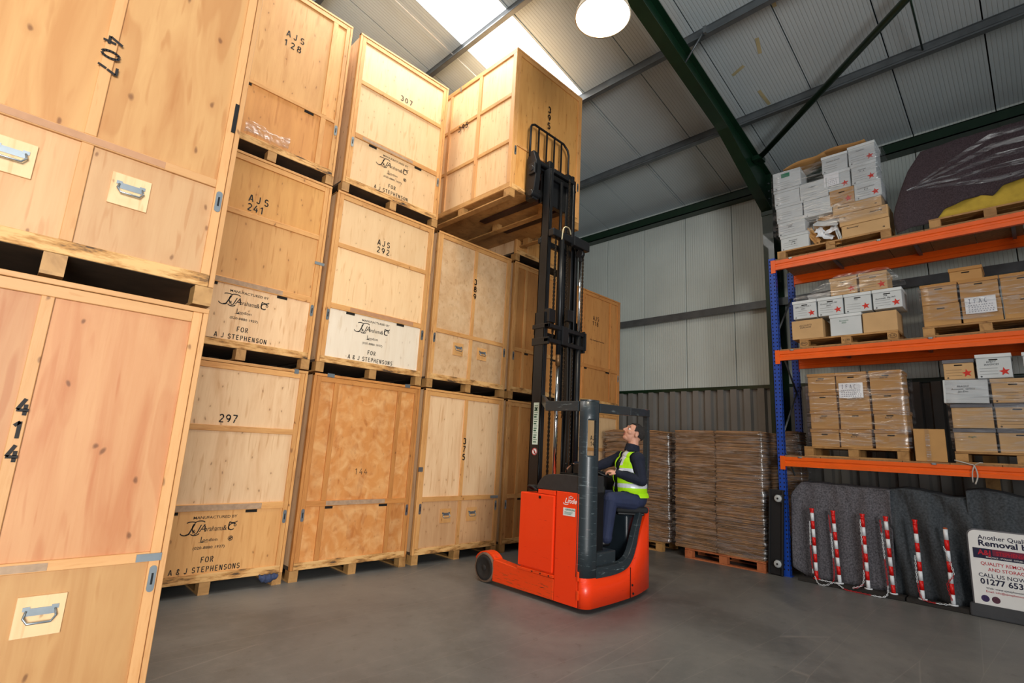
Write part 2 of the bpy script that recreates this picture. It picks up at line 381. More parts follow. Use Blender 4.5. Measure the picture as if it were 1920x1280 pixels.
def stroke2d(lines, wd):
    vs, fs = [], []
    for ln in lines:
        for i in range(len(ln)-1):
            a, b = Vector(ln[i]), Vector(ln[i+1]); d = (b-a).normalized(); n = Vector((-d.y, d.x))*wd/2; e = d*wd*.12
            k = len(vs); vs += [a-e-n, b+e-n, b+e+n, a-e+n]; fs.append((k, k+1, k+2, k+3))
    return vs, fs
def stencil2d(txt, h, wd=.15, adv=.78, center=True):
    vs, fs = [], []; x = 0
    for ch in txt:
        v, f = stroke2d(ST.get(ch, []), wd); k = len(vs)
        vs += [Vector(((p.x+x)*h, p.y*h)) for p in v]; fs += [tuple(i+k for i in q) for q in f]
        x += adv if ch != ' ' else adv*.6
    if center:
        W = (x-adv+.6)*h; vs = [v-Vector((W/2, 0)) for v in vs]
    return vs, fs
_tc = {}
def font2d(txt, h, sx=1.0, shear=0.0, bold=0.0, align='CENTER'):
    key = (txt, shear, bold, align)
    if key not in _tc:
        cu = bpy.data.curves.new('t', 'FONT'); cu.body = txt; cu.size = 1; cu.shear = shear; cu.offset = bold; cu.align_x = align; cu.resolution_u = 2
        o = bpy.data.objects.new('t', cu); C.objects.link(o)
        dg = bpy.context.evaluated_depsgraph_get(); me = bpy.data.meshes.new_from_object(o.evaluated_get(dg))
        _tc[key] = ([Vector((v.co.x, v.co.y)) for v in me.vertices], [tuple(p.vertices) for p in me.polygons])
        bpy.data.objects.remove(o); bpy.data.curves.remove(cu); bpy.data.meshes.remove(me)
    vs, fs = _tc[key]
    return [Vector((v.x*h*1.4*sx, v.y*h*1.4)) for v in vs], fs
def place(mb, g, o, right, upv, m=0, lift=0.0, rot=0.0):
    vs, fs = g; o = Vector(o); R = Vector(right); U = Vector(upv); N = R.cross(U); c, s_ = math.cos(rot), math.sin(rot)
    mb.add([o + R*(v.x*c-v.y*s_) + U*(v.x*s_+v.y*c) + N*lift for v in vs], fs, m)
# logo of the maker: blackletter line with swashes
def logo2d():
    out = []
    g = font2d('J', .095, 1.25, .35, .0); out.append(([v+Vector((-.205, .0)) for v in g[0]], g[1]))
    g = font2d('&', .042, 1.0, .2, .0); out.append(([v+Vector((-.165, -.01)) for v in g[0]], g[1]))
    g = font2d('J', .085, 1.1, .35, .0); out.append(([v+Vector((-.125, .0)) for v in g[0]], g[1]))
    g = font2d('A', .09, .85, .25, .0); out.append(([v+Vector((-.075, 0)) for v in g[0]], g[1]))
    g = font2d('brahams', .058, .74, .1, .004); out.append(([v+Vector((.045, .005)) for v in g[0]], g[1]))
    g = font2d('&', .06, .8, 0, .004); out.append(([v+Vector((.165, .005)) for v in g[0]], g[1]))
    g = font2d('C', .088, .95, .2, .01); out.append(([v+Vector((.225, 0)) for v in g[0]], g[1]))
    g = font2d('o', .05, .9, 0, .02); out.append(([v+Vector((.275, .04)) for v in g[0]], g[1]))
    sw = [arc(-.25, .0, .05, .03, 190, 340, 6), arc(-.2, .1, .05, .018, 160, 20, 5), arc(-.11, .105, .05, .02, 170, 10, 5), arc(-.15, -.01, .045, .025, 200, 350, 5),
          arc(.25, .105, .045, .02, 200, 350, 5), arc(-.155, .05, .03, .05, 100, 260, 5), arc(.215,.05,.012,.045,80,280,5)]
    out.append(stroke2d(sw, .011))
    vs, fs = [], []
    for v, f in out:
        k = len(vs); vs += v; fs += [tuple(i+k for i in q) for q in f]
    return vs, fs
LOGO = logo2d()

# ================================================================== STRUCTURE
# concrete floor
m, nt, b = newmat('concrete_floor'); L = nt.links.new
tc = nd(nt, 'ShaderNodeTexCoord')
n1 = nd(nt, 'ShaderNodeTexNoise', i_Scale=.55, i_Detail=6.0, i_Roughness=.6, i_Distortion=.8); L(tc.outputs['Object'], n1.inputs[0])
n2 = nd(nt, 'ShaderNodeTexNoise', i_Scale=7.0, i_Detail=6.0, i_Roughness=.7); L(tc.outputs['Object'], n2.inputs[0])
n3 = nd(nt, 'ShaderNodeTexNoise', i_Scale=90.0, i_Detail=3.0); L(tc.outputs['Object'], n3.inputs[0])
r1 = ramp(nt, [(.3, srgb((86,88,87))), (.5, srgb((108,109,107))), (.72, srgb((128,127,122)))], n1.outputs[0])
c = mixc(nt, r1.outputs[0], srgb('86847f'), ramp(nt, [(.5, (0,0,0)), (.85, (.5,.5,.5))], n2.outputs[0]).outputs[0])
c = mixc(nt, c, srgb('4a4845'), ramp(nt, [(.28, (.45,)*3), (.42, (0,0,0))], n2.outputs[0]).outputs[0])
# fine hairline scratches
mpx = nd(nt, 'ShaderNodeMapping'); mpx.inputs['Rotation'].default_value = (0,0,.7); mpx.inputs['Scale'].default_value = (.35,5,1); L(tc.outputs['Object'], mpx.inputs[0])
vx = nd(nt, 'ShaderNodeTexVoronoi', feature='DISTANCE_TO_EDGE', i_Scale=.5); L(mpx.outputs[0], vx.inputs[0])
c = mixc(nt, c, srgb('9c968e'), ramp(nt, [(.0, (.35,)*3), (.006, (0,0,0))], vx.outputs[0]).outputs[0])
L(c, b.inputs['Base Color'])
rr = nd(nt, 'ShaderNodeMapRange'); L(n1.outputs[0], rr.inputs[0]); rr.inputs[3].default_value = .34; rr.inputs[4].default_value = .55; L(rr.outputs[0], b.inputs['Roughness'])
bp = nd(nt, 'ShaderNodeBump', i_Strength=.15, i_Distance=.004); L(n3.outputs[0], bp.inputs['Height']); L(bp.outputs[0], b.inputs['Normal'])
FLOOR = m
struct(MB().box(-12, 9.98, -10, 9.6, -.12, 0).build('floor', FLOOR))

def panelmat(name, col, axis, rough=.45):
    """pale coated sheet with fine rolled ribs every 50 mm across the given object axis"""
    m, nt, b = newmat(name); L = nt.links.new; tc = nd(nt, 'ShaderNodeTexCoord')
    wv = nd(nt, 'ShaderNodeTexWave', wave_type='BANDS', bands_direction=axis, wave_profile='SIN'); wv.inputs['Scale'].default_value = 20/ (2*PI) * 2 ; L(tc.outputs['Object'], wv.inputs[0])
    r = ramp(nt, [(.0, (0,0,0)), (.12, (1,1,1))], wv.outputs[0])
    nz = nd(nt, 'ShaderNodeTexNoise', i_Scale=1.1, i_Detail=5.0); L(tc.outputs['Object'], nz.inputs[0])
    B = srgb(col); c0 = ramp(nt, [(.3, tuple(x*.88 for x in B[:3])+(1,)), (.7, B)], nz.outputs[0]).outputs[0]
    c1 = mixc(nt, tuple(x*.72 for x in B[:3])+(1,), c0, r.outputs[0])
    n2 = nd(nt, 'ShaderNodeTexNoise', i_Scale=3.5, i_Detail=8.0, i_Roughness=.8); L(tc.outputs['Object'], n2.inputs[0])
    c2 = mixc(nt, c1, srgb('8a7c60'), ramp(nt, [(.68, (0,0,0)), (.74, (.5,.5,.5))], n2.outputs[0]).outputs[0])
    L(c2, b.inputs['Base Color']); b.inputs['Roughness'].default_value = rough
    bp = nd(nt, 'ShaderNodeBump', i_Strength=.5, i_Distance=.004); L(r.outputs[0], bp.inputs['Height']); L(bp.outputs[0], b.inputs['Normal'])
    return m
WALLP = panelmat('wall_liner', (208,218,214), 'Y')
ROOFP = panelmat('roof_liner', (192,205,211), 'Y')
GABLEP = panelmat('gable_liner', 'c3c6c4', 'X')
XW, Z0, SL = 9.9, 6.95, .2
roofz = lambda x: Z0 + SL*(XW-x)

# wall with the racking: insulated panels above, corrugated sheet below
wall = sroot('wall_right')
for k in range(-9, 10):
    MB().box(XW, XW+.07, k+.006, k+.994, 2.93, 7.0).build('panel', WALLP, wall, bevel=.006, seg=1)
MB().box(XW+.03, XW+.08, -9.1, 9.6, 2.9, 7.1).build('backing', DARKHOLE, wall)
CORR = plain('corrugated_steel', '84827e', .5, .2, var=.12, scale=1.2)
def corr(y):
    t = (y % .25)/.25
    return .035 if t < .45 else (.035-.035*(t-.45)/.1 if t < .55 else (0 if t < .9 else .035*(t-.9)/.1))
mb = MB(); ys = []
y = -9.0
while y < 9.5:
    for t in (0, .15, .3, .45, .55, .72, .9): ys.append(y+t*.25)
    y += .25
for i in range(len(ys)-1):
    a, b2 = ys[i], ys[i+1]; xa, xb = XW+.07-corr(a+1e-6)*2-.035, XW+.07-corr(b2-1e-6 if abs((b2 % .25)) < 1e-6 else b2+1e-6)*2-.035
    mb.add([(xa,a,0),(xb,b2,0),(xb,b2,2.88),(xa,a,2.88)], [(0,1,2,3)])
o = mb.build('corrugated_sheet', CORR, wall, solid=.004)
MB().box(XW-.03, XW+.07, -9, 9.5, 2.87, 2.94).build('drip_trim', GREENST, wall)
MB().box(XW+.06, XW+.12, -9, 9.6, 0, 2.9).build('outer_sheet', CORR, wall)
# sheeting rail
r = MB()
r.box(XW-.14, XW-.01, -9, 9.4, 4.49, 4.495).box(XW-.145, XW-.14, -9, 9.4, 4.36, 4.495).box(XW-.14, XW-.11, -9, 9.4, 4.355, 4.36).box(XW-.142,XW-.138,-9,9.4,4.39,4.46)
struct(r.build('trim_1', GALV), 'galvanised steel sheeting rail running along the white panel wall')
mb = MB(); mb.box(XW-.22, XW-.01, -9, 9.4, 6.62, 6.635).box(XW-.22, XW-.205, -9, 9.4, 6.62, 6.80).box(XW-.22, XW-.01, -9, 9.4, 6.785, 6.80)
struct(mb.build('trim_2', GREENST), 'dark green eaves beam at the top of the white panel wall')
# gable wall behind the crate stacks
gw = sroot('wall_back')
for k in range(-3, 10):
    x0, x1 = k+.006, min(k+.994, XW-.0)
    MB().prism([(x0, 0), (x1, 0), (x1, roofz(x1)-.01), (x0, roofz(x0)-.01)], 'y', 9.5, 9.57).build('panel', GABLEP, gw)
# roof: slope up from the eaves, panels 1 m wide between joints, one rooflight
ceil = sroot('ceiling')
def roofpanel(y0, y1, xa, xb, name='panel', mat=None, t=.06):
    return MB().prism([(xa, roofz(xa)), (xb, roofz(xb)), (xb, roofz(xb)+t), (xa, roofz(xa)+t)], 'y', y0, y1).build(name, mat or ROOFP, ceil)
for k in range(-9, 10):
    y0, y1 = k+.008, k+.992
    if k == 5: roofpanel(5.008, 5.04, -.3, XW+.02); continue
    if k == 6: y0 = 6.10
    if k in (-1,): roofpanel(y0, y1, 3.8, XW+.02); roofpanel(y0, y1, -.3, -.05); continue
    roofpanel(y0, y1, -.3, XW+.02)
roofpanel(5.05, 6.09, 6.30, XW+.02)
roofpanel(-9.1, 9.6, -.3, XW+.1, 'outer_sheet', DARKHOLE, .02)
bpy.data.objects['outer_sheet.001'].location.z = .075
SKY = emis('rooflight_sheet', (1, 1, 1, 1), 2.4)
roofpanel(5.05, 6.09, -.3, 6.28, 'rooflight', SKY)
roofpanel(-.99, -.01, 0, 3.8, 'rooflight', SKY)
# the other slope beyond the ridge, only to close the building
mb = MB(); mb.prism([(-.3, 8.99), (-10.5, 6.95), (-10.5, 7.01), (-.3, 9.05)], 'y', -9, 9.57)
struct(mb.build('ceiling', ROOFP), 'far roof slope beyond the ridge')
# purlins (Z sections)
def purlin(x, n):
    z = roofz(x); mb = MB()
    mb.box(x-.004, x+.004, -9, 9.45, z-.20, z-.002)
    mb.box(x-.075, x+.004, -9, 9.45, z-.206, z-.198)
    mb.box(x-.077, x-.070, -9, 9.45, z-.206, z-.185)
    mb.box(x-.004, x+.065, -9, 9.45, z-.008-.013, z-.002-.013)
    mb.box(x-.010, x-.004, -9, 9.45, z-.125, z-.085)
    return struct(mb.build('trim_%d' % n, GALV), 'galvanised Z purlin under the roof panels')
for i, x in enumerate((8.15, 6.30, 4.42, 2.52, .65)): purlin(x, 3+i)
# portal frame: rafter with haunch and column
frame = sroot('trim_10', 'dark green steel portal frame, rafter with haunch on a column')
yc, hw = 3.16, .09
top = lambda x: roofz(x)-.21
def soff(x):
    return top(x)-.36 if x < 7.6 else top(x)-.36 + (6.08-(top(9.45)-.36))*((x-7.6)/1.85)
xs = [-.3, 7.6, 9.45]
mb = MB()
mb.prism([(-.3, top(-.3)), (-.3, soff(-.3)), (7.6, soff(7.6)), (9.45, soff(9.45)), (9.45, top(9.45)), (9.45, top(9.45))][:5], 'y', yc-.006, yc+.006)
mb.prism([(-.3, top(-.3)), (9.88, top(9.88)), (9.88, top(9.88)-.014), (-.3, top(-.3)-.014)], 'y', yc-hw, yc+hw)
mb.prism([(-.3, soff(-.3)), (7.6, soff(7.6)), (9.45, soff(9.45)), (9.45, soff(9.45)-.014), (7.6, soff(7.6)-.014), (-.3, soff(-.3)-.014)], 'y', yc-hw, yc+hw)
mb.build('rafter', GREENST, frame)
mb = MB(); mb.box(9.44, 9.455, yc-hw, yc+hw, 0, 6.8).box(9.455, 9.87, yc-.006, yc+.006, 0, 6.8).box(9.86, 9.875, yc-hw, yc+hw, 0, 6.8)
mb.box(9.44, 9.87, yc-hw, yc+hw, 6.07, 6.085).box(9.425, 9.44, yc-hw-.01, yc+hw+.01, 6.0, 6.75)
mb.build('column', GREENST, frame)
mb = MB()
for z in (6.15, 6.3, 6.45, 6.6):
    for dy in (-.06, .06): mb.cyl((9.40, yc+dy, z), (9.43, yc+dy, z), .014, 6)
mb.build('bolt', GALV, frame)
mb = MB(); mb.tube([(6.19, 2.78, 7.52), (6.2, 3.10, 7.14)], .014, 4); mb.box(6.165,6.215,2.76,2.80,7.45,7.56)
struct(mb.build('trim_11', GALV), 'short galvanised fly brace from purlin to green rafter')
mb = MB(); P0 = Vector((8.85, 3.07, 6.82)); P1 = Vector((7.0, .62, 7.19)); mb.cyl(P0, P0+(P1-P0)*2.6, .048, 10)
mb.box(8.75, 8.95, 2.98, 3.14, 6.78, 6.86)
struct(mb.build('trim_12', GREENST), 'dark green tubular roof brace running diagonally from the knee of the frame')
mb = MB(); mb.tube([(2.0, 6.29, roofz(2.0)-.10), (4.42, 6.29, roofz(4.42)-.10)], .009, 6); mb.tube([(4.42, 6.27, roofz(4.42)-.12), (6.3, 6.27, roofz(6.3)-.12)], .009, 6)
struct(mb.build('trim_13', plain('sag_rod', 'd4d2cc', .4)), 'thin pale sag rod between the purlins beside the rooflight')
mb = MB(); mb.cyl((6.3, .60, 7.45), (8.15, .62, 7.20), .012, 6)
struct(mb.build('trim_14', GREENST), 'thin dark sag rod between purlins at the right')
TAPE = plain('roof_tape', 'b5ab84', .6)
mb = MB()
for (x, y, a, l_) in ((7.0, 2.35, .2, .28), (7.25, 2.75, 1.2, .22), (7.95, 2.62, -.1, .36), (6.4, 1.95, .1, .3)):
    T = Matrix.Translation((x, y, roofz(x)-.003)) @ Matrix.Rotation(math.atan(SL), 4, 'Y') @ Matrix.Rotation(a, 4, 'Z')
    mb.box(-l_/2, l_/2, -.025, .025, -.001, .001, 0, T)
struct(mb.build('trim_15', TAPE), 'yellowed strips of tape on the roof panels')

# high-bay lamp
t = thing('pendant_lamp', 'round high-bay lamp with glowing white face under the roof', 'lamp', (4.10, 3.02, 6.40))
lx, ly, lz = 4.10, 3.02, 6.40
LAMPM = plain('lamp_reflector', 'e9dcc0', .35, .1, var=.03)
mb = MB().lathe([(.30,0),(.315,.0),(.30,.05),(.27,.14),(.20,.24),(.12,.30),(.09,.31),(.0,.31)], (lx,ly,lz), 'z', 40)
mb.build('reflector', LAMPM, t)
MB().lathe([(0,.012),(.29,.012),(.30,.004)], (lx,ly,lz), 'z', 40).build('diffuser', emis('lamp_glass', (1,.93,.80,1), 9), t)
MB().lathe([(.07,.31),(.08,.33),(.08,.48),(.05,.52),(0,.52)], (lx,ly,lz), 'z', 20).build('gear_housing', GALV, t)
MB().cyl((lx,ly,lz+.50),(lx,ly,roofz(lx)-.05), .010, 8).build('suspension_rod', GALV, t)
l = bpy.data.lights.new('lamp_light', 'AREA'); l.shape = 'DISK'; l.size = .5; l.energy = 60; l.color = (1, .86, .66)
lo = bpy.data.objects.new('lamp_light', l); C.objects.link(lo); lo.location = (lx, ly, lz-.01)

# ================================================================== STORAGE CRATES
def lettering(parent, items, y, mat=None, name='lettering'):
    """items: (kind, text, x, z, h) on the -Y face at depth y; x,z local centre/baseline"""
    mb = MB(); ox, oy, oz = parent['_o']
    for it in items:
        k, txt, x, z, h = it[:5]; ex = it[5] if len(it) > 5 else {}
        o = (ox+x, y, oz+z)
        if k == 's': g = stencil2d(txt, h, ex.get('wd', .15), ex.get('adv', .78))
        elif k == 'f': g = font2d(txt, h, ex.get('sx', 1), ex.get('shear', 0), ex.get('bold', .01))
        elif k == 'logo': g = ([v*.86 for v in LOGO[0]], LOGO[1])
        elif k == 'v':
            for i, ch in enumerate(txt):
                place(mb, stencil2d(ch, h, .19), (ox+x, y, oz+z-i*h*1.35), (1,0,0), (0,0,1), 0, .0015)
            continue
        elif k == 'r':   # digits turned a quarter, reading downwards
            for i, ch in enumerate(txt):
                vs, fs = stencil2d(ch, h, .15); vs = [v-Vector((0, h/2)) for v in vs]
                place(mb, (vs, fs), (ox+x, y, oz+z-i*h*.95), (1,0,0), (0,0,1), 0, .0015, -PI/2)
            continue
        elif k == 'seal':
            g = stroke2d([arc(0,0,.022,.022,0,360,14), arc(0,0,.010,.012,20,330,8), [(-.006,-.012),(.008,.013)], [(-.014,-.004),(.014,.004)]], .006)
        place(mb, g, o, (1,0,0), (0,0,1), 0, .0015)
    o = mb.build(name, mat or INK, parent); o['kind'] = 'stuff'; return o

def maker(cx, who, seal=True):
    it = [('f', 'MANUFACTURED BY', cx+.02, .725, .027, {'sx': 1.15}), ('logo', '', cx-.02, .60, 1), ('f', 'L', cx-.075, .50, .055, {'sx': .8}), ('f', 'ondon', cx+.0, .505, .032, {'sx': 1.2}), ('f', '____', cx-.06, .502, .03, {'sx': 1}),
          ('f', '(020-8880 1937)', cx, .435, .026, {'sx': 1.2}), ('s', 'FOR', cx, .305, .055), ('s', who, cx, .215, .053)]
    if seal: it.append(('seal', '', cx+.19, .52, 1))
    return it

def handle(parent, x, z, y, w=.19, mat=None):
    ox, oy, oz = parent['_o']; x += ox; z += oz
    pl = MB().box(x-w/2, x+w/2, y-.012, y, z-.095, z+.095).build('handle_plate', mat or PLY['cream'], parent, bevel=.002, seg=1)
    mb = MB().box(x-.055, x+.055, y-.016, y-.012, z+.005, z+.04)
    for sx in (-1, 1): mb.box(x+sx*.055-.014, x+sx*.055+.014, y-.017, y-.012, z+.028, z+.048)
    mb.tube([(x-.055, y-.018, z+.03), (x-.062, y-.034, z+.0), (x-.045, y-.040, z-.025), (x+.045, y-.040, z-.025), (x+.062, y-.034, z+.0), (x+.055, y-.018, z+.03)], .0055, 6)
    mb.build('handle', STEEL, pl)
def latch(parent, x, z, y, mat=None):
    ox, oy, oz = parent['_o']; x += ox; z += oz; mb = MB()
    pts = [(x+.018*math.cos(a), z+s*.052+.018*math.sin(a)) for s, r in ((1, range(0,181,30)), (-1, range(180,361,30))) for a in [math.radians(k) for k in r]]
    mb.prism(pts, 'y', y-.004, y+.002)
    o = mb.build('latch', mat or STEEL, parent, label=None)
    MB().box(x-.005, x+.005, y-.007, y-.003, z-.03, z+.03).build('latch_pin', BLACKM, o)

def crate(x, y, z, d, typ, label, panels, pine=(None, None), w=1.52, letters=(), opts=None, side=None, foot=True):
    op = opts or {}
    V, Hh = pine; V = V or PINE; Hh = Hh or PINE_H
    t = thing('storage_crate', label, 'crate', (x, y, z), 'plywood storage crates')
    X = lambda a: x+a; Z = lambda a: z+a
    H0, H1 = .12, 2.34
    # base: three runners of skid board and blocks, deck
    for i, bx in enumerate((.0, w/2-.05, w-.10)):
        for j, by in enumerate((.0, d/2-.06, d-.12)):
            MB().box(X(bx), X(bx+.10), y+by+(.004 if j == 0 else 0), y+by+.12, Z(.018), Z(H0-.002)).build('block', PALLET if j == 0 or 'deckm' in op else DECK_SHADE, t)
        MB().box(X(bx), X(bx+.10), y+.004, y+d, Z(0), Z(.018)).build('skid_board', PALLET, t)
    MB().box(X(.005), X(w-.005), y+.01, y+d-.005, Z(H0-.002), Z(H0+.03)).build('deck', op.get('deckm', DECK_SHADE), t)
    # carcass: side, back, top
    bodym = PLY[op.get('side_ply', 'pale')]
    MB().box(X(.02), X(w-.02), y+.034, y+d-.02, Z(H0+.03), Z(H1-.01)).build('carcass', bodym, t)
    def slab(nm, x0, x1, z0, z1, y0, y1, m, bev=.003): return MB().box(X(x0), X(x1), y+y0, y+y1, Z(z0), Z(z1)).build(nm, m, t, bevel=bev, seg=1)
    # corner posts (outer) and stiles (inner)
    slab('corner_post', 0, .034, H0, H1, 0, .05, V); slab('corner_post', w-.030, w, H0, H1, 0, .05, V)
    SLx, SR = .037, w-.033
    slab('stile', SLx, .092, H0+.004, H1-.03, .003, .034, V); slab('stile', w-.085, SR, H0+.004, H1-.03, .003, .034, V)
    slab('top_rail', .0, w, H1-.03, H1, -.004, .06, Hh); slab('rail', .092, w-.085, H1-.095, H1-.033, .002, .034, Hh)
    slab('bottom_rail', .037, w-.033, H0, .2, .001, .034, SCUFF if op.get('scuff', 1) else Hh)
    A0, A1 = .092, w-.085
    top_in = H1-.095
    rails = {'A': [(1.60,1.66), (.80,.87)], 'B': [(.80,.865)], 'C': [(.80,.865)]}[typ]
    if 'rails' in op: rails = op['rails']
    zs = [.2] + sorted([v for r_ in rails for v in r_]) + [top_in]
    for r_ in rails: slab('rail', A0, A1, r_[0], r_[1], .002, .034, Hh)
    verts = {'A': [], 'B': [(.265,.325), (1.165,1.225)], 'C': [(w/2-.03, w/2+.03)]}[typ]
    if 'verts' in op: verts = op['verts']
    xs = [A0] + [v for r_ in verts for v in r_] + [A1]
    k = 0
    for zi in range(0, len(zs), 2):
        for xi in range(0, len(xs), 2):
            mname = panels[min(len(panels)-1, zi//2)]
            slab('panel', xs[xi]-.004, xs[xi+1]+.004, zs[zi]-.004, zs[zi+1]+.004, .020, .034, PLY[mname], 0)
        for v in verts: slab('batten', v[0], v[1], zs[zi], zs[zi+1], .001 if typ == 'B' else .004, .034, V)
    # hand slots under the door rail, latches
    if typ in 'AB' and not op.get('noslots'):
        zt = rails[-1][0]
        for sx in (.31, 1.05): MB().box(X(sx), X(sx+.115), y+.012, y+.0205, Z(zt-.03), Z(zt-.002)).build('hand_slot', DARKHOLE, t)
    for lx_ in ([.065, w-.058] if 'latches' not in op else op['latches']): latch(t, lx_, rails[-1][0]-.09, y+.001, op.get('latchm'))
    if letters: lettering(t, letters, y+.019, INK)
    if op.get('letters_proud'): lettering(t, op['letters_proud'], y-.0005, op.get('inkm', INK), 'number')
    for hp in op.get('handles', ()): handle(t, hp[0], hp[1], y+.020, mat=op.get('handle_ply'))
    for (cx, cz, cw, ch) in op.get('clips', ()):
        MB().box(X(cx-cw/2), X(cx+cw/2), y-.008, y-.003, Z(cz-ch/2), Z(cz+ch/2)).build('clip', STEEL, t)
    if op.get('strip'):
        a, b_, zz0, zz1, mm_ = op['strip']; MB().box(X(a), X(b_), y-.0005, y+.0025, Z(zz0), Z(zz1)).build('tape_strip', mm_, t)
    return t

U = 2.36
# front stack of two, near the camera at the left edge
yf = 3.60; xl = -.665
crate(xl, yf, 0, 2.13, 'C', 'rosy plywood crate stencilled 414, bottom left, in front of the other stacks', ['warm', 'rose'], (PINE_L, PINE_HL), letters=(),
      opts={'rails': [(.862,.915)], 'verts': [(.742,.797)], 'handles': [(.42,.655), (1.005+.005,.655)], 'letters_proud': [('v', '414', .772, 1.625, .085)],
            'clips': [(1.43,.888,.12,.04), (.42,2.325,.03,.05)], 'strip': (.2,1.0,.868,.905,GREYSTRIP), 'latches': [.07, 1.462], 'handle_ply': PLY['cream']})
t407 = crate(xl, yf, U, 2.13, 'C', 'plywood crate stencilled 407 with taped rail, stacked on crate 414', ['peach', 'warm'], (PINE_L, PINE_HL),
      opts={'rails': [(.778,.832)], 'verts': [(.755,.812)], 'handles': [(.50,.575), (1.01,.575)], 'letters_proud': [('r', '407', .79, 1.44, .095)],
            'latches': [.07, 1.462], 'strip': (.0,1.15,.785,.825,BROWNTAPE), 'handle_ply': PLY['cream']})
MB().box(xl+1.463, xl+1.487, yf-.004, yf+.002, U+1.19, U+1.40).build('sliding_bolt', BLACKM, t407)
# main row
Y0, D = 6.03, 2.13
X2, X3, X4, X5, X6 = 1.04, 2.64, 4.25, 5.86, 7.50
SIDE = {'side_ply': 'pale'}
# column 2
crate(X2, Y0, 0, D, 'A', 'pale plywood crate stencilled 297 and FOR A & J STEPHENSONS, on the floor behind crate 414', ['honey','pale','pale'], letters=maker(.75, 'A & J STEPHENSONS') + [('s','297',.74,1.69,.085)],
      opts={'clips': [(1.38,2.32,.05,.05)], 'strip': (.3,1.2,.805,.862,GREYSTRIP)})
crate(X2, Y0, U, D, 'A', 'honey plywood crate stencilled AJS 241 over FOR A J STEPHENSON', ['pale','honey','gold'], letters=maker(.74, 'A J STEPHENSON', False) + [('s','AJS',.70,1.80,.085,{'adv':.98}),('s','241',.68,1.69,.085)],
      opts={'clips': [(1.48,1.305,.12,.035)], 'strip': (.3,1.1,.81,.86,GREYSTRIP)})
t128 = crate(X2, Y0, 2*U, D, 'B', 'honey plywood crate stencilled AJS 128 on top of crate AJS 241', ['amber','honey'], letters=[('s','AJS',.82,1.68,.085,{'adv':1.0}),('s','128',.80,1.545,.085,{'adv':.95})],
      opts={'verts': [(.20,.255),(1.255,1.32)], 'rails': [(.84,.885)]})
mb = MB(); mb.grid(lambda u, v: (X2+.42+.50*u, Y0-.012-.02*math.sin(v*PI)-.008*math.sin(u*23+v*5), 2*U+.215+.14*v+.02*math.sin(u*7)), 30, 8)
mb.build('film_bundle', FILM, t128, label='bundle of clear wrapping film tucked at the foot of the crate')
# column 3
crate(X3, Y0, 0, D, 'B', 'orange flame-grained plywood crate stencilled 144, on the floor', ['flame','flame'], (PINE_O, PINE_HO), letters=[('s','144',.75,1.16,.075,{'wd':.09,'adv':.85})],
      opts={'clips': [(.20,2.33,.09,.045),(1.30,2.33,.08,.045)], 'strip': (.33,1.12,.808,.86,GREYSTRIP), 'scuff': 1})
crate(X3, Y0, U, D, 'A', 'plywood crate stencilled AJS 292 with bleached lower door', ['white','cream','cream'], letters=maker(.72, 'A & J STEPHENSONS', False) + [('s','AJS',.73,1.805,.08,{'adv':.9}),('s','292',.73,1.70,.08,{'adv':.9})],
      opts={'strip': (.35,1.3,.81,.86,BROWNTAPE)})
crate(X3+.04, Y0, 2*U, D, 'A', 'pale plywood crate stencilled 307 high on the third tier', ['cream','cream','cream'], letters=maker(.72, 'A J STEPHENSON') + [('s','307',.81,1.70,.08,{'adv':.95})],
      opts={'strip': (.2,1.0,.81,.85,GREYSTRIP)})
# column 4
crate(X4, Y0, 0, D, 'C', 'plywood crate stencilled 375 with two small handle plates, on the floor', ['speck','pale'], letters=(),
      opts={'handles': [(.52,.60),(1.0,.60)], 'letters_proud': [('v','375',.765,1.60,.085)], 'clips': [(.02,1.23,.07,.06),(1.42,.835,.16,.04)], 'handle_ply': PLY['honey']})
crate(X4, Y0, U, D, 'C', 'mottled plywood crate stencilled 389 below the raised crate', ['mottled','mottled'], letters=(),
      opts={'handles': [(.525,.62),(1.0,.62)], 'letters_proud': [('v','389',.765,1.69,.088)], 'handle_ply': PLY['honey'], 'rails': [(.81,.87)]})
# column 5
crate(X5, Y0, 0, D, 'B', 'amber plywood crate on the floor beside the mast, no number in view', ['amber','amber'])
crate(X5, Y0, U, D, 'B', 'amber plywood crate on the second tier beside the mast', ['amber','amber'])
crate(X5, Y0, 2*U, D, 'B', 'plywood crate on the third tier, mostly hidden behind the raised crate 395', ['gold','gold'])
# column 6
crate(X6, Y0, 0, D, 'A', 'pale plywood crate stencilled AJS 14 seen behind the cab', ['pale','pale','cream'], letters=[('s','AJS',.70,1.80,.085,{'adv':.85}),('s','14',.66,1.69,.085)])
crate(X6, Y0, U, D, 'B', 'orange-brown plywood crate stencilled AJS 118 at the far end of the row', ['amber','amber'], (PINE_O, PINE_HO), letters=[('s','AJS',.70,1.78,.085,{'adv':.85}),('s','118',.68,1.67,.085,{'adv':.85}),('f','A & J Stephenson Removals',.75,1.36,.03,{'sx':1.0})])
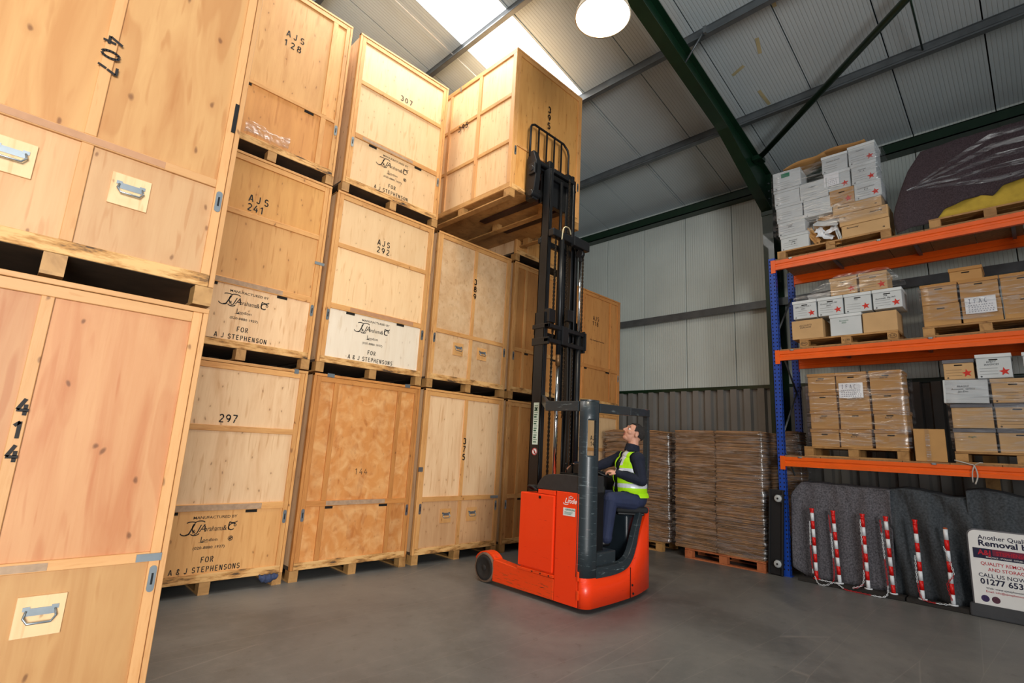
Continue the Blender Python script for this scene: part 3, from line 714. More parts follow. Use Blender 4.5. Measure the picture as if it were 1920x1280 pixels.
# the crate on the forks
CX, CY, CZ = 4.50, 4.82, 4.975
t395 = crate(CX, CY, CZ, D, 'C', 'plywood crate stencilled 395 raised on the forks of the truck', ['gold','gold'], (PINE, PINE_H), letters=(), w=1.53,
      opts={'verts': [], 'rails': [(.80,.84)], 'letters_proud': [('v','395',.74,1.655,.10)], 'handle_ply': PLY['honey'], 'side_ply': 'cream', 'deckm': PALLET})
def sidebat(nm, y0, y1, z0, z1, m): MB().box(CX-.003, CX+.022, CY+y0, CY+y1, CZ+z0, CZ+z1).build(nm, m, t395, bevel=.002, seg=1)
for a, b_ in ((.004,.075), (.76,.83), (1.50,1.56), (2.06,2.125)): sidebat('side_stile', a, b_, .2, 2.26, PINE_L)
sidebat('side_rail', .004, 2.125, .125, .2, PINE_Y); sidebat('side_rail', .004, 2.125, 2.26, 2.335, PINE_Y)
for a, b_ in ((.075,.76), (.83,1.50), (1.56,2.06)):
    for z_ in (.83, 1.57): sidebat('side_rail', a, b_, z_, z_+.055, PINE_Y)
mb = MB(); place(mb, stencil2d('395', .10, .17, .9), (CX-.0035, CY+1.16, CZ+1.49), (0,-1,0), (0,0,1), 0, .001, .0)
mb.build('number', INK, t395)['kind'] = 'stuff'
MB().box(CX-.01, CX-.002, CY+1.28, CY+1.30, CZ+2.24, CZ+2.32).build('clip', STEEL, t395)
mb = MB().box(CX+.1, CX+.2, CY+.03, CY+.1, CZ-.0, CZ+.03)

# ================================================================== REACH TRUCK
tx, ty = 5.20, 4.0
T = thing('reach_truck', 'red and black reach truck lifting a crate, driver on board', 'forklift', (tx, ty, 0))
def catm(pts, n=6):
    pts = [Vector(p) for p in pts]; out = []
    for i in range(len(pts)-1):
        p0 = pts[max(i-1,0)]; p1 = pts[i]; p2 = pts[i+1]; p3 = pts[min(i+2,len(pts)-1)]
        for j in range(n):
            t = j/n; out.append(.5*((2*p1)+(-p0+p2)*t+(2*p0-5*p1+4*p2-p3)*t*t+(-p0+3*p1-3*p2+p3)*t*t*t))
    out.append(pts[-1]); return out
foot = [(4.50, 3.78), (4.50, 3.60), (4.50, 3.50)] + [(4.62-.12*math.cos(a), 3.495-.12*math.sin(a)) for a in [math.radians(k) for k in (15,30,45,60,75,90)]] + \
       [(4.72,3.372),(4.9,3.368),(5.08,3.370),(5.2,3.374),(5.3,3.380),(5.40,3.388),(5.5,3.402),(5.6,3.42),(5.7,3.445),(5.80,3.468),(5.90,3.50),(5.97,3.55),(6.0,3.62),(6.0,3.8)]
def interp(tab, x):
    if x <= tab[0][0]: return tab[0][1]
    for (a, b), (c_, d_) in zip(tab, tab[1:]):
        if x <= c_: return b+(d_-b)*(x-a)/(c_-a)
    return tab[-1][1]
HT = [(4.5,.335),(4.9,.33),(5.1,.34),(5.25,.365),(5.36,.42),(5.45,.53),(5.55,.68),(5.65,.80),(5.80,.92),(5.98,.95)]
def ribbon(mb, path, z0f, z1f, th=.03, m=0, out=0.0):
    n = len(path); P = [Vector((p[0], p[1])) for p in path]; N = []
    for i in range(n):
        d = (P[min(i+1,n-1)]-P[max(i-1,0)]).normalized(); N.append(Vector((-d.y, d.x)))   # inward (left of travel)
    k = len(mb.v)
    for i in range(n):
        o = P[i]-N[i]*out; q = P[i]+N[i]*th; a, b_ = z0f(P[i].x), z1f(P[i].x)
        mb.v += [(o.x,o.y,a),(o.x,o.y,b_),(q.x,q.y,a),(q.x,q.y,b_)]
    for i in range(n-1):
        a = k+i*4; c_ = a+4
        mb.face((a, c_, c_+1, a+1), m, True); mb.face((a+2, a+3, c_+3, c_+2), m, True); mb.face((a+1, c_+1, c_+3, a+3), m); mb.face((a, a+2, c_+2, c_), m)
    mb.face((k, k+1, k+3, k+2), m); e = k+(n-1)*4; mb.face((e, e+2, e+3, e+1), m)
fp = [Vector((p[0], p[1], 0)) for p in foot]
shell = [p for p in foot if not (p[1] > 3.45 and p[0] < 4.51)]
shell = [(4.50, 3.475)] + shell
mb = MB(); ribbon(mb, shell, lambda x: .045, lambda x: interp(HT, x), .035); mb.build('rear_shell', RED, T)
mb = MB()
for (x, z) in ((5.35,.17),(5.37,.08)):
    mb.cyl((x, 3.388, z), (x, 3.374, z), .012, 10)
mb.build('bolt', BLACKM, T)
MB().box(5.305, 5.309, 3.372, 3.383, .045, .36).build('seam', BLACKM, T)
# black sill that sweeps up into the rear post
trim = [(4.66,3.372,.375),(4.9,3.362,.375),(5.08,3.362,.385),(5.22,3.366,.415),(5.32,3.374,.48),(5.40,3.383,.59),(5.48,3.395,.74),(5.57,3.41,.88),(5.66,3.43,1.02),(5.77,3.452,1.18),(5.84,3.475,1.35),(5.88,3.49,1.55),(5.90,3.50,1.8),(5.90,3.505,2.10)]
wid = [.085,.085,.085,.085,.08,.075,.065,.06,.055,.05,.045,.04,.038,.038]
cp = catm(trim, 4); mb = MB(); k0 = 0; n = len(cp)
for i, p in enumerate(cp):
    d = (cp[min(i+1,n-1)]-cp[max(i-1,0)]).normalized(); wdt = interp(list(zip(range(len(wid)), wid)), i/4)
    yn = Vector((0,1,0)); sd = d.cross(yn).normalized()
    for (a, b_) in ((-1,0),(1,0),(1,1),(-1,1)): mb.v.append(tuple(p+sd*a*wdt*.62+yn*b_*.07))
for i in range(n-1):
    for j in range(4): mb.face((i*4+j, i*4+(j+1)%4, i*4+4+(j+1)%4, i*4+4+j))
mb.face((0,3,2,1)); e = (n-1)*4; mb.face((e,e+1,e+2,e+3)); mb.build('guard_post', GUARD, T, recalc=True, bevel=.006)
# corner pillar with a see-through slot
pil = [(4.50,3.51),(4.50,3.50)] + foot[3:9] + [(4.665,3.372)]
pil = [(v.x, v.y) for v in catm([(a,b_,0) for a,b_ in pil], 3)]
mb = MB(); th = .03; lev = [.335, .6, 1.0, 1.3, 1.53, 1.55, 1.92, 1.94, 2.13]; n = len(pil)
PP = [Vector(p) for p in pil]; NN = []
for i in range(n):
    d = (PP[min(i+1,n-1)]-PP[max(i-1,0)]).normalized(); NN.append(Vector((-d.y, d.x))*th)
for q in (0, 1):
    for i in range(n):
        p = PP[i]+NN[i]*q
        for z in lev: mb.v.append((p.x, p.y, z))
ix = lambda q, i, j: (q*n+i)*len(lev)+j
def hole(i, j):
    a, b_ = PP[i].x, PP[i+1].x
    if not (PP[i].y < 3.46 and a > 4.528 and b_ < 4.628): return False
    return 5 <= j <= 5
for i in range(n-1):
    for j in range(len(lev)-1):
        if hole(i, j): continue
        mb.face((ix(0,i,j), ix(0,i+1,j), ix(0,i+1,j+1), ix(0,i,j+1)), 0, True); mb.face((ix(1,i,j), ix(1,i,j+1), ix(1,i+1,j+1), ix(1,i+1,j)), 0, True)
        for (di, dj, e) in ((-1,0,((i,j),(i,j+1))), (1,0,((i+1,j+1),(i+1,j))), (0,-1,((i+1,j),(i,j))), (0,1,((i,j+1),(i+1,j+1)))):
            ii, jj = i+di, j+dj
            if ii < 0 or ii >= n-1 or jj < 0 or jj >= len(lev)-1 or hole(ii, jj):
                (a, b_), (c_, d_) = e; mb.face((ix(0,a,b_), ix(0,c_,d_), ix(1,c_,d_), ix(1,a,b_)), 0, False)
mb.prism([(4.50,3.51)]+pil[2:]+[(4.665,3.44),(4.58,3.46),(4.54,3.51)], 'z', 2.12, 2.14)
mb.build('pillar', GUARD, T)
# overhead guard
mb = MB()
def bar(mb, a, b_, hz, th):
    a, b_ = Vector(a), Vector(b_); d = (b_-a); d.z = 0; d.normalize(); s_ = Vector((-d.y, d.x, 0))*th/2; u = Vector((0,0,hz/2))
    vs = [a-s_-u, a+s_-u, a+s_+u, a-s_+u, b_-s_-u, b_+s_-u, b_+s_+u, b_-s_+u]
    mb.add(vs, [(0,1,2,3),(4,7,6,5),(0,4,5,1),(1,5,6,2),(2,6,7,3),(3,7,4,0)])
bar(mb, (4.68,3.40,2.06), (5.3,3.41,2.075), .10, .06); bar(mb, (5.3,3.41,2.075), (5.87,3.50,2.10), .09, .06)
bar(mb, (4.52,3.53,2.07), (4.53,4.02,2.08), .11, .04); bar(mb, (4.53,4.0,2.08), (4.86,4.37,2.20), .11, .04)
bar(mb, (5.86,3.50,2.10), (5.66,4.34,2.16), .08, .05)
for yy in (3.68, 3.95): bar(mb, (4.54,yy,2.09), (5.80,yy,2.11), .03, .05)
mb.build('overhead_guard', GUARD, T, recalc=True, bevel=.006)
# bodywork
mb = MB().box(4.525, 5.89, 3.98, 4.32, .06, 1.10).box(4.525, 4.93, 3.52, 3.98, .06, 1.13); mb.build('body', RED2, T, bevel=.01)
MB().box(4.50, 4.53, 3.485, 3.795, .045, 1.155).build('side_panel', RED, T, bevel=.006)
MB().box(4.495, 4.53, 3.825, 4.335, .305, 1.10).build('battery_door', RED, T, bevel=.012)
MB().box(4.503, 4.53, 3.82, 4.07, 1.105, 1.15).build('side_panel', RED, T, bevel=.004)
MB().box(4.49, 4.53, 3.80, 4.34, .262, .292).build('slide_rail', RED2, T, bevel=.004)
mb = MB()
for y_ in (3.86, 3.98, 4.1): mb.cyl((4.49, y_, .277), (4.484, y_, .277), .007, 8)
mb.cyl((4.495, 4.03, 1.065), (4.488, 4.03, 1.065), .016, 12); mb.build('bolt', BLACKM, T)
for z_ in (.12, .30): MB().box(4.49, 4.51, 3.465, 3.49, z_, z_+.09).build('hinge', RED2, T, bevel=.004)
def legpiece(x0, x1):
    MB().prism([(3.80,.045),(4.74,.045),(4.74,.27),(4.70,.285),(4.33,.262),(3.80,.255)], 'x', x0, x1).build('outrigger_leg', RED2, T, bevel=.008)
    pts = [(4.70,.20)] + [(4.89+.205*math.cos(a), .165+.185*math.sin(a)) for a in [math.radians(k) for k in range(165, 19, -15)]]
    inner = [(4.89+.18*math.cos(a), .165+.165*math.sin(a)) for a in [math.radians(k) for k in range(20, 166, 15)]]
    MB().prism(pts+inner, 'x', x0+.02, x1+.03).build('mudguard', RED2, T)
    w_ = MB().lathe([(0,-.055),(.10,-.055),(.105,-.06),(.140,-.06),(.142,-.052)], (x0+.055, 4.89, .165), 'x', 30)
    w_.lathe([(.142,-.052),(.160,-.06),(.168,-.045),(.168,.045),(.160,.06),(0,.06)], (x0+.055, 4.89, .168), 'x', 30, m=1)
    w_.lathe([(0,-.062),(.03,-.062),(.035,-.056)], (x0+.055, 4.89, .165), 'x', 16)
    w_.build('load_wheel', [RUBBER, TYRE], T)
legpiece(4.50, 4.62); legpiece(5.76, 5.88)
MB().lathe([(0,-.07),(.15,-.07),(.165,-.05),(.165,.05),(.15,.07),(0,.07)], (5.25, 3.62, .165), 'x', 28).build('drive_wheel', RUBBER, T)
# hood and hoses
hp = [(v.x, v.y) for v in catm([(4.10,1.155,0),(4.09,1.20,0),(4.03,1.275,0),(3.93,1.32,0),(3.7,1.335,0),(3.49,1.33,0)], 4)]
mb = MB().prism([(3.49,1.155)]+hp[::-1][0:]+[], 'x', 4.51, 4.94); mb.build('hood', HOODM, T, bevel=.02, recalc=True, seg=3)
mb = MB().prism([(4.0,1.10)]+[p for p in hp if p[0] > 4.0][::-1], 'x', 4.94, 5.88); mb.box(4.94,5.88,3.96,4.05,1.05,1.3); mb.build('hood', HOODM, T, recalc=True)
mb = MB()
for k in range(3): mb.tube(catm([(4.56+k*.05,4.12,1.12),(4.53+k*.04,4.20,1.17),(4.56+k*.03,4.28,1.16),(4.7,4.33,1.12)], 5), .012, 6)
mb.build('hose', RUBBER, T)
# lettering on the truck
mb = MB(); g = font2d('Linde', .052, 1.0, .35, .015); place(mb, g, (4.4985, 3.60, 1.045), (0,-1,0), (0,0,1), 0, .001)
place(mb, stroke2d([arc(0,0,.014,.012,0,360,10), arc(-.02,0,.008,.006,0,360,8), arc(.02,0,.008,.006,0,360,8)], .005), (4.4985,3.595,1.105), (0,-1,0), (0,0,1), 0, .001)
place(mb, stroke2d([arc(-.05,-.005,.035,.012,150,330,6)], .008), (4.4985,3.61,1.045), (0,-1,0), (0,0,1), 0, .001)
mb.build('maker_lettering', WHITE, T)['kind'] = 'stuff'
lab = MB().box(4.4975, 4.4995, 3.535, 3.695, .915, .995).build('dealer_label', plain('label_white', 'dfe6e2', .5, var=.03), T)
mb = MB(); place(mb, font2d('HANDLING', .020, .9, 0, .02), (4.4972,3.60,.968), (0,-1,0), (0,0,1), 0, .001)
for i in range(3): place(mb, stroke2d([[(-.06,0),(.05-.01*i,0)]], .004), (4.4972,3.615,.953-i*.011), (0,-1,0), (0,0,1), 0, .001)
mb.build('label_print', plain('label_green', '2e7d6a', .5), lab)['kind'] = 'stuff'
# cab inside
MB().prism([(4.55,3.42),(5.45,3.42),(5.86,3.56),(5.88,3.98),(4.55,3.98)], 'z', .30, .375).build('cab_floor', BLACKM, T)
mb = MB().box(4.93, 4.945, 3.50, 3.975, .375, 1.15).box(4.93, 5.86, 3.955, 3.98, .375, 1.12).box(4.62, 4.945, 3.495, 3.52, .375, 1.32); mb.build('cab_lining', BLACKM, T)
MB().box(4.70, 5.10, 3.43, 3.66, .375, .555).build('step_box', GUARD, T, bevel=.015)
MB().box(5.86, 5.90, 3.56, 4.30, .1, .95).build('side_panel', RED2, T, bevel=.008)
MB().box(5.80, 5.86, 3.62, 3.95, .3, 1.25).build('inner_panel', SEATM, T, bevel=.02)
FA = math.radians(137); O = Vector((5.63, 3.545, 0)); Fv = Vector((math.cos(FA), math.sin(FA), 0)); Lv = Vector((-Fv.y, Fv.x, 0))
PM = Matrix((( Fv.x, Lv.x, 0, O.x), (Fv.y, Lv.y, 0, O.y), (0,0,1,0), (0,0,0,1)))
MB().prism([(5.42,3.50),(5.74,3.52),(5.86,3.60),(5.86,3.88),(5.42,3.88)], 'z', .38, .895).build('seat_box', SEATM, T, bevel=.035, seg=3)
MB().box(-.10, .22, -.22, .12, .885, .915, 0, PM).build('seat_pan', BLACKM, T, bevel=.012)
MB().box(-.14, .24, -.23, .15, .915, .985, 0, PM).build('seat_cushion', plain('seat_cloth', '16181b', .8), T, bevel=.025, seg=3)
# steering wheel, console and hand controls
wc = PM @ Vector((.40, .02, 1.345)); wn = (PM.to_3x3() @ Vector((-.30, .12, .94))).normalized(); wa = wn.orthogonal().normalized(); wb = wn.cross(wa)
mb = MB().tube([wc+wa*.125*math.cos(2*PI*i/28)+wb*.125*math.sin(2*PI*i/28) for i in range(28)], .014, 8, closed=True)
for a in (0, 2.1, 4.2): mb.cyl(wc-wn*.015, wc+wa*.12*math.cos(a)+wb*.12*math.sin(a), .010, 6)
mb.cyl(wc-wn*.03, wc+wn*.004, .035, 14); mb.cyl(wc-wn*.26, wc-wn*.02, .028, 10); mb.build('steering_wheel', BLACKM, T)
mb = MB().box(.34, .62, -.32, .02, 1.0, 1.20, 0, PM); mb.build('console', HOODM, T, bevel=.04, seg=3)
mb = MB().prism([(3.55,1.33),(3.86,1.33),(3.87,1.37),(3.80,1.44),(3.66,1.47),(3.55,1.42)], 'x', 4.74, 4.92); mb.build('control_pod', HOODM, T, bevel=.012)
mb = MB()
for k in range(3):
    b0 = Vector((4.70+.04*k, 3.83-.05*k, 1.34)); mb.cyl(b0, b0+Vector((-.012,.0,.09)), .006, 6); mb.lathe([(0,-.014),(.012,-.010),(.014,0),(.012,.010),(0,.014)], b0+Vector((-.014,0,.10)), 'z', 10)
mb.build('control_lever', BLACKM, T)
mb = MB().box(4.66,4.80,3.70,3.90,1.332,1.345); mb.build('lever_plate', BLACKM, T, bevel=.004)

# ---- mast
def rail(mb, x0, x1, y0, y1, z0, z1, left=True, web=.014, fl=.018):
    # C channel with the open side inwards
    xw = (x0, x0+web) if left else (x1-web, x1)
    mb.box(xw[0], xw[1], y0, y1, z0, z1); mb.box(x0, x1, y0, y0+fl, z0, z1); mb.box(x0, x1, y1-fl, y1, z0, z1)
def pair(nm, xl_, xr, w_, y0, y1, z0, z1):
    for left in (True, False):
        mb = MB(); rail(mb, xl_ if left else xr-w_, xl_+w_ if left else xr, y0, y1, z0, z1, left); mb.build(nm, MAST, T, bevel=.003, seg=1)
pair('outer_mast_rail', 4.85, 5.60, .065, 4.39, 4.57, .10, 3.34)
pair('middle_mast_rail', 4.90, 5.55, .06, 4.43, 4.59, .6, 4.44)
pair('inner_mast_rail', 4.95, 5.50, .055, 4.47, 4.62, 2.2, 5.46)
mb = MB()
mb.box(4.84, 5.61, 4.31, 4.39, 2.93, 2.985).box(4.84, 5.61, 4.31, 4.39, 3.12, 3.175)
mb.box(4.84, 4.87, 4.31, 4.60, 2.90, 3.00).box(4.84, 4.87, 4.31, 4.60, 3.12, 3.18).box(5.58, 5.61, 4.31, 4.60, 2.9, 3.2).box(5.10, 5.22, 4.29, 4.36, 2.93, 3.18).box(5.585,5.61,4.29,4.33,2.93,3.175)
mb.box(4.87, 5.58, 4.55, 4.60, 3.05, 3.12); mb.build('outer_mast_crossbar', MAST, T, bevel=.008)
mb = MB().box(4.89, 5.56, 4.33, 4.43, 4.40, 4.50).box(4.89, 5.56, 4.56, 4.62, 4.34, 4.42); mb.box(5.28,5.62,4.28,4.36,4.36,4.50)
mb.build('middle_mast_crossbar', MAST, T, bevel=.012)
mb = MB().box(5.0, 5.46, 4.46, 4.50, 5.40, 5.46).box(4.99, 5.46, 4.58, 4.62, 5.38, 5.46); mb.build('inner_mast_crossbar', MAST, T, bevel=.006)
MB().box(4.84, 5.61, 4.36, 4.60, .06, .16).build('mast_base', MAST, T, bevel=.01)
MB().box(4.87, 4.99, 4.33, 4.42, 3.20, 3.38).build('mast_bracket', MAST, T, bevel=.006)
MB().box(5.28, 5.40, 4.36, 4.42, 3.30, 3.46).build('mast_bracket', MAST, T, bevel=.006)
# lift cylinders
MB().cyl((5.09,4.35,1.15),(5.09,4.35,2.74), .026, 16).build('piston_rod', CHROME, T)
MB().cyl((5.09,4.35,2.66),(5.09,4.35,2.80), .032, 16).build('rod_gland', plain('brass_worn','7a5a3a',.4,.6), T)
MB().cyl((5.09,4.35,2.80),(5.09,4.35,4.40), .034, 16).build('lift_cylinder', MAST, T)
MB().cyl((5.50,4.35,1.10),(5.50,4.35,3.12), .040, 16).build('lift_cylinder', MAST, T)
MB().cyl((5.50,4.35,3.12),(5.50,4.35,4.22), .020, 16).build('piston_rod', CHROME, T)
mb = MB().cyl((5.47,4.35,4.31),(5.53,4.35,4.31), .055, 18).box(5.48,5.52,4.33,4.37,4.2,4.32); mb.build('chain_wheel', MAST, T)
MB().cyl((5.24,4.52,3.0),(5.24,4.52,5.36), .022, 12).build('lift_cylinder', MAST, T)
def chain(x, y, z0, z1, w_=.028):
    mb = MB(); z = z0; k = 0
    while z < z1:
        a = w_/2 if k % 2 == 0 else w_/2-.007
        mb.box(x-a, x-a+.005, y-.009, y+.009, z, z+.034).box(x+a-.005, x+a, y-.009, y+.009, z, z+.034)
        mb.cyl((x-w_/2-.002, y, z+.030), (x+w_/2+.002, y, z+.030), .006, 5)
        z += .027; k += 1
    o = mb.build('lift_chain', plain_chain, T); o['kind'] = 'stuff'
plain_chain = plain('chain_steel', '4b4238', .35, .7, var=.3, scale=40)
chain(5.02, 4.40, 1.2, 4.4); chain(5.17, 4.40, 1.2, 4.4); chain(5.32, 4.44, 2.0, 5.4); chain(5.40, 4.37, 1.2, 3.0, .022); chain(5.56, 4.35, 3.2, 4.3, .022)
mb = MB().tube(catm([(5.06,4.33,4.38),(5.06,4.31,4.52),(5.10,4.30,4.57),(5.2,4.32,4.58),(5.27,4.35,4.53)], 6), .009, 8); mb.build('hydraulic_pipe', plain('pipe_cream','cfc3a0',.35,.3), T)
mb = MB().tube(catm([(5.28,4.36,1.2),(5.30,4.35,2.2),(5.28,4.36,3.1)], 6), .012, 6).tube(catm([(5.36,4.36,1.2),(5.35,4.35,2.2),(5.36,4.36,3.0)], 6), .010, 6); mb.build('hydraulic_hose', RUBBER, T)
st = MB().box(4.8475, 4.8495, 4.425, 4.515, 1.64, 2.16).build('capacity_plate', plain('plate_green_white', 'cfe0d2', .4, var=.05), T)
mb = MB()
for i in range(17):
    wd_ = .006+.012*((i*7) % 3)/2
    place(mb, stroke2d([[(-.03,0),(.03-.01*(i%3),0)]], wd_), (4.8472, 4.47, 2.12-i*.028), (0,-1,0), (0,0,1), 0, .001)
place(mb, stroke2d([[(-.02,-.02),(.02,.02)],[(-.02,.02),(.02,-.02)]], .012), (4.8472,4.47,2.08), (0,-1,0), (0,0,1), 0, .001)
mb.build('plate_print', plain('plate_ink', '2c5a44', .6), st)['kind'] = 'stuff'
mb = MB().lathe([(0,0),(.045,0)], (4.8475,4.47,1.555), 'x', 24); s2 = mb.build('warning_sticker', WHITE, T)
mb = MB(); place(mb, stroke2d([arc(0,0,.04,.04,0,360,20), [(-.028,.028),(.028,-.028)]], .010), (4.8465,4.47,1.555), (0,-1,0), (0,0,1), 0, .001)
mb.build('sticker_ring', plain('sticker_red','c02020',.5), s2)
mb = MB(); place(mb, stroke2d([[(0,.022),(0,.014)],[(0,.010),(0,-.008)],[(0,.006),(-.012,-.002)],[(0,.006),(.012,0)],[(0,-.008),(-.010,-.024)],[(0,-.008),(.010,-.024)]], .008), (4.8468,4.47,1.555), (0,-1,0), (0,0,1), 0, .001)
mb.build('sticker_figure', BLACKM, s2)
# carriage, backrest and forks
mb = MB()
mb.prism([(4.64,4.98),(4.78,4.98),(4.78,5.62),(4.74,5.72),(4.66,5.72),(4.60,5.55),(4.60,5.3)], 'x', 4.77, 4.87)
mb.box(4.74, 4.80, 4.60, 4.72, 5.34, 5.5); mb.cyl((4.73,4.66,5.05),(4.90,4.66,5.05), .05, 14); mb.cyl((4.73,4.66,5.42),(4.90,4.66,5.42), .045, 14)
mb.prism([(4.66,5.42),(4.78,5.38),(4.78,5.70),(4.68,5.70)], 'x', 5.55, 5.65); mb.cyl((5.62,4.64,5.42),(5.68,4.64,5.42), .035, 12); mb.box(5.60,5.65,4.62,4.68,5.4,5.66)
mb.box(4.80, 5.64, 4.68, 4.78, 5.50, 5.62).box(4.80, 5.64, 4.70, 4.78, 5.10, 5.20).cyl((4.86,4.64,5.56),(5.58,4.64,5.56), .035, 12)
mb.box(5.05,5.16,4.60,4.7,5.48,5.66).box(4.98,5.46,4.62,4.70,5.0,5.45)
mb.build('fork_carriage', MAST, T, bevel=.008)
mb = MB()
zt, zb_ = 6.19, 5.66; yb = 4.74
mb.tube([(4.775,yb,zb_),(4.775,yb,6.12),(4.79,yb,6.155),(4.85,yb,zt),(4.87,yb,zt),(5.50,yb,zt),(5.60,yb,6.13),(5.63,yb,6.05),(5.63,yb,zb_)], .017, 8)
for x in (4.945,5.12,5.29,5.455): mb.box(x-.014, x+.014, yb-.006, yb+.006, 5.56, zt)
mb.build('load_backrest', BLACKM, T)
FORKM = plain('fork_steel', '3a211b', .5, .3, var=.3)
for x in (4.94, 5.43):
    MB().prism([(4.77,5.045),(5.95,5.06),(5.95,5.075),(4.83,5.09),(4.83,5.60),(4.77,5.60)], 'x', x, x+.12).build('fork', FORKM, T)

# ================================================================== DRIVER
SKIN = plain('skin', 'd39a80', .55, var=.07, scale=20); NAVY = plain('navy_fleece', '141a2c', .9, var=.2, scale=30, bump=.3)
TROU = plain('navy_trousers', '232c4a', .8, var=.12, scale=12, bump=.1); SHOE = plain('black_shoe', '101012', .45)
HAIR = plain('dark_hair', '2e2a28', .8, var=.35, scale=60, bump=.6); HIVIS = plain('hi_vis_yellow', 'b6f20a', .6, var=.05, scale=5); SILVER = plain('reflective_tape', 'd9dde4', .35, .1, var=.05)
SHIRT = plain('collar_shirt', 'd8d2d0', .8)
P = MB(); prims = []      # prims for tagging: (tag, kind, data)
def ell(c, r, tagn, R=None, n=14):
    c = Vector(c); R = R or Matrix.Identity(3); k = len(P.v); vs = []
    for i in range(n+1):
        ph = PI*i/n
        for j in range(2*n):
            t = PI*j/n; vs.append(c + R @ Vector((r[0]*math.sin(ph)*math.cos(t), r[1]*math.sin(ph)*math.sin(t), r[2]*math.cos(ph))))
    fs = []
    for i in range(n):
        for j in range(2*n):
            a = i*2*n+j; b_ = i*2*n+(j+1)%(2*n); fs.append((a, a+2*n, b_+2*n, b_))
    P.add(vs, fs); prims.append((tagn, 'e', c, r, R.transposed()))
def cap(a, b_, r1, r2, tagn, n=12):
    a, b_ = Vector(a), Vector(b_); P.cyl(a, b_, r1, n, 0, r2); prims.append((tagn, 'c', a, b_, r1, r2))
    for c, r in ((a, r1), (b_, r2)):
        pr_ = len(prims); ell(c, (r, r, r), tagn, None, 6); del prims[pr_:]
def euler(p, r_, y_): return Matrix.Rotation(y_, 3, 'Z') @ Matrix.Rotation(p, 3, 'Y') @ Matrix.Rotation(r_, 3, 'X')
# local frame: x forward, y left, z up
RT = euler(-.10, 0, .25)
ell((.0, 0, 1.07), (.155, .185, .13), 'hip'); ell((.045,.01,1.19), (.185,.18,.15), 'torso'); ell((.06, .01, 1.31), (.170, .18, .16), 'torso')
ell((.055, .01, 1.44), (.145, .19, .15), 'torso', RT); ell((.05, .01, 1.55), (.10, .18, .075), 'torso', RT)
cap((.035,.01,1.57), (.022,.01,1.66), .086, .076, 'collar'); cap((.02,.01,1.66), (.005,.005,1.76), .068, .062, 'skin')
LS, RS = (.00,.185,1.53), (.13,-.155,1.535)
LE, LW = (-.03,.255,1.285), (.225,.155,1.355)
RE, RW = (.43,-.22,1.40), (.69,-.10,1.425)
ell(LS, (.084,.08,.085), 'arm'); ell(RS, (.08,.075,.082), 'arm')
cap(LS, LE, .078, .060, 'arm'); cap(LE, LW, .060, .043, 'arm'); cap(RS, RE, .074, .056, 'arm'); cap(RE, RW, .056, .040, 'arm')
# legs
LH, RH = (.04,.10,1.05), (.04,-.10,1.05)
LK, RK = (.33,.24,1.065), (.44,-.06,1.06); LA, RA = (.37,.22,.67), (.50,-.08,.64)
for h_, k_, a_ in ((LH,LK,LA),(RH,RK,RA)):
    cap(h_, k_, .108, .084, 'leg'); cap(k_, a_, .082, .066, 'leg'); cap(Vector(a_), Vector(a_)+Vector((0,0,-.03)), .066, .068, 'leg')
for a_ in (LA, RA):
    a = Vector(a_); ell(a+Vector((.0,0,-.075)), (.05,.04,.04), 'shoe'); cap(a+Vector((-.01,0,-.085)), a+Vector((.14,0,-.105)), .038, .032, 'shoe')
# hands
def hand(wr, d, nrm, side, curl):
    wr = Vector(wr); d = Vector(d).normalized(); nrm = Vector(nrm); nrm = (nrm-d*nrm.dot(d)).normalized(); s_ = d.cross(nrm)*side
    cap(wr-d*.02, wr+d*.03, .027, .027, 'skin')
    R = Matrix((d, s_*side, nrm)).transposed(); ell(wr+d*.065, (.048,.040,.017), 'skin', R, 10)
    for k, (ln, off) in enumerate(((.034,.030),(.038,.010),(.036,-.010),(.028,-.029))):
        b_ = wr+d*.098+s_*off; q = -nrm; a1 = .5*curl; a2 = 1.2*curl; a3 = 1.8*curl
        p1 = b_+(d*math.cos(a1)+q*math.sin(a1))*ln; p2 = p1+(d*math.cos(a2)+q*math.sin(a2))*ln*.75; p3 = p2+(d*math.cos(a3)+q*math.sin(a3))*ln*.55
        cap(wr+d*.06+s_*off*.8, b_, .010, .0095, 'skin', 8); cap(b_, p1, .0095, .009, 'skin', 8); cap(p1, p2, .009, .0082, 'skin', 8); cap(p2, p3, .0082, .0075, 'skin', 8)
    t0 = wr+d*.025+s_*.022; t1 = t0+d*.032+s_*.028-nrm*.010; t2 = t1+d*.030+s_*.006-nrm*.016
    cap(t0, t1, .013, .011, 'skin', 8); cap(t1, t2, .011, .009, 'skin', 8)
hand(LW, (.75,-.35,.20), (.0,.35,1), -1, .95)
hand(RW, (.8,.45,-.30), (.25,-.1,1), 1, .7)
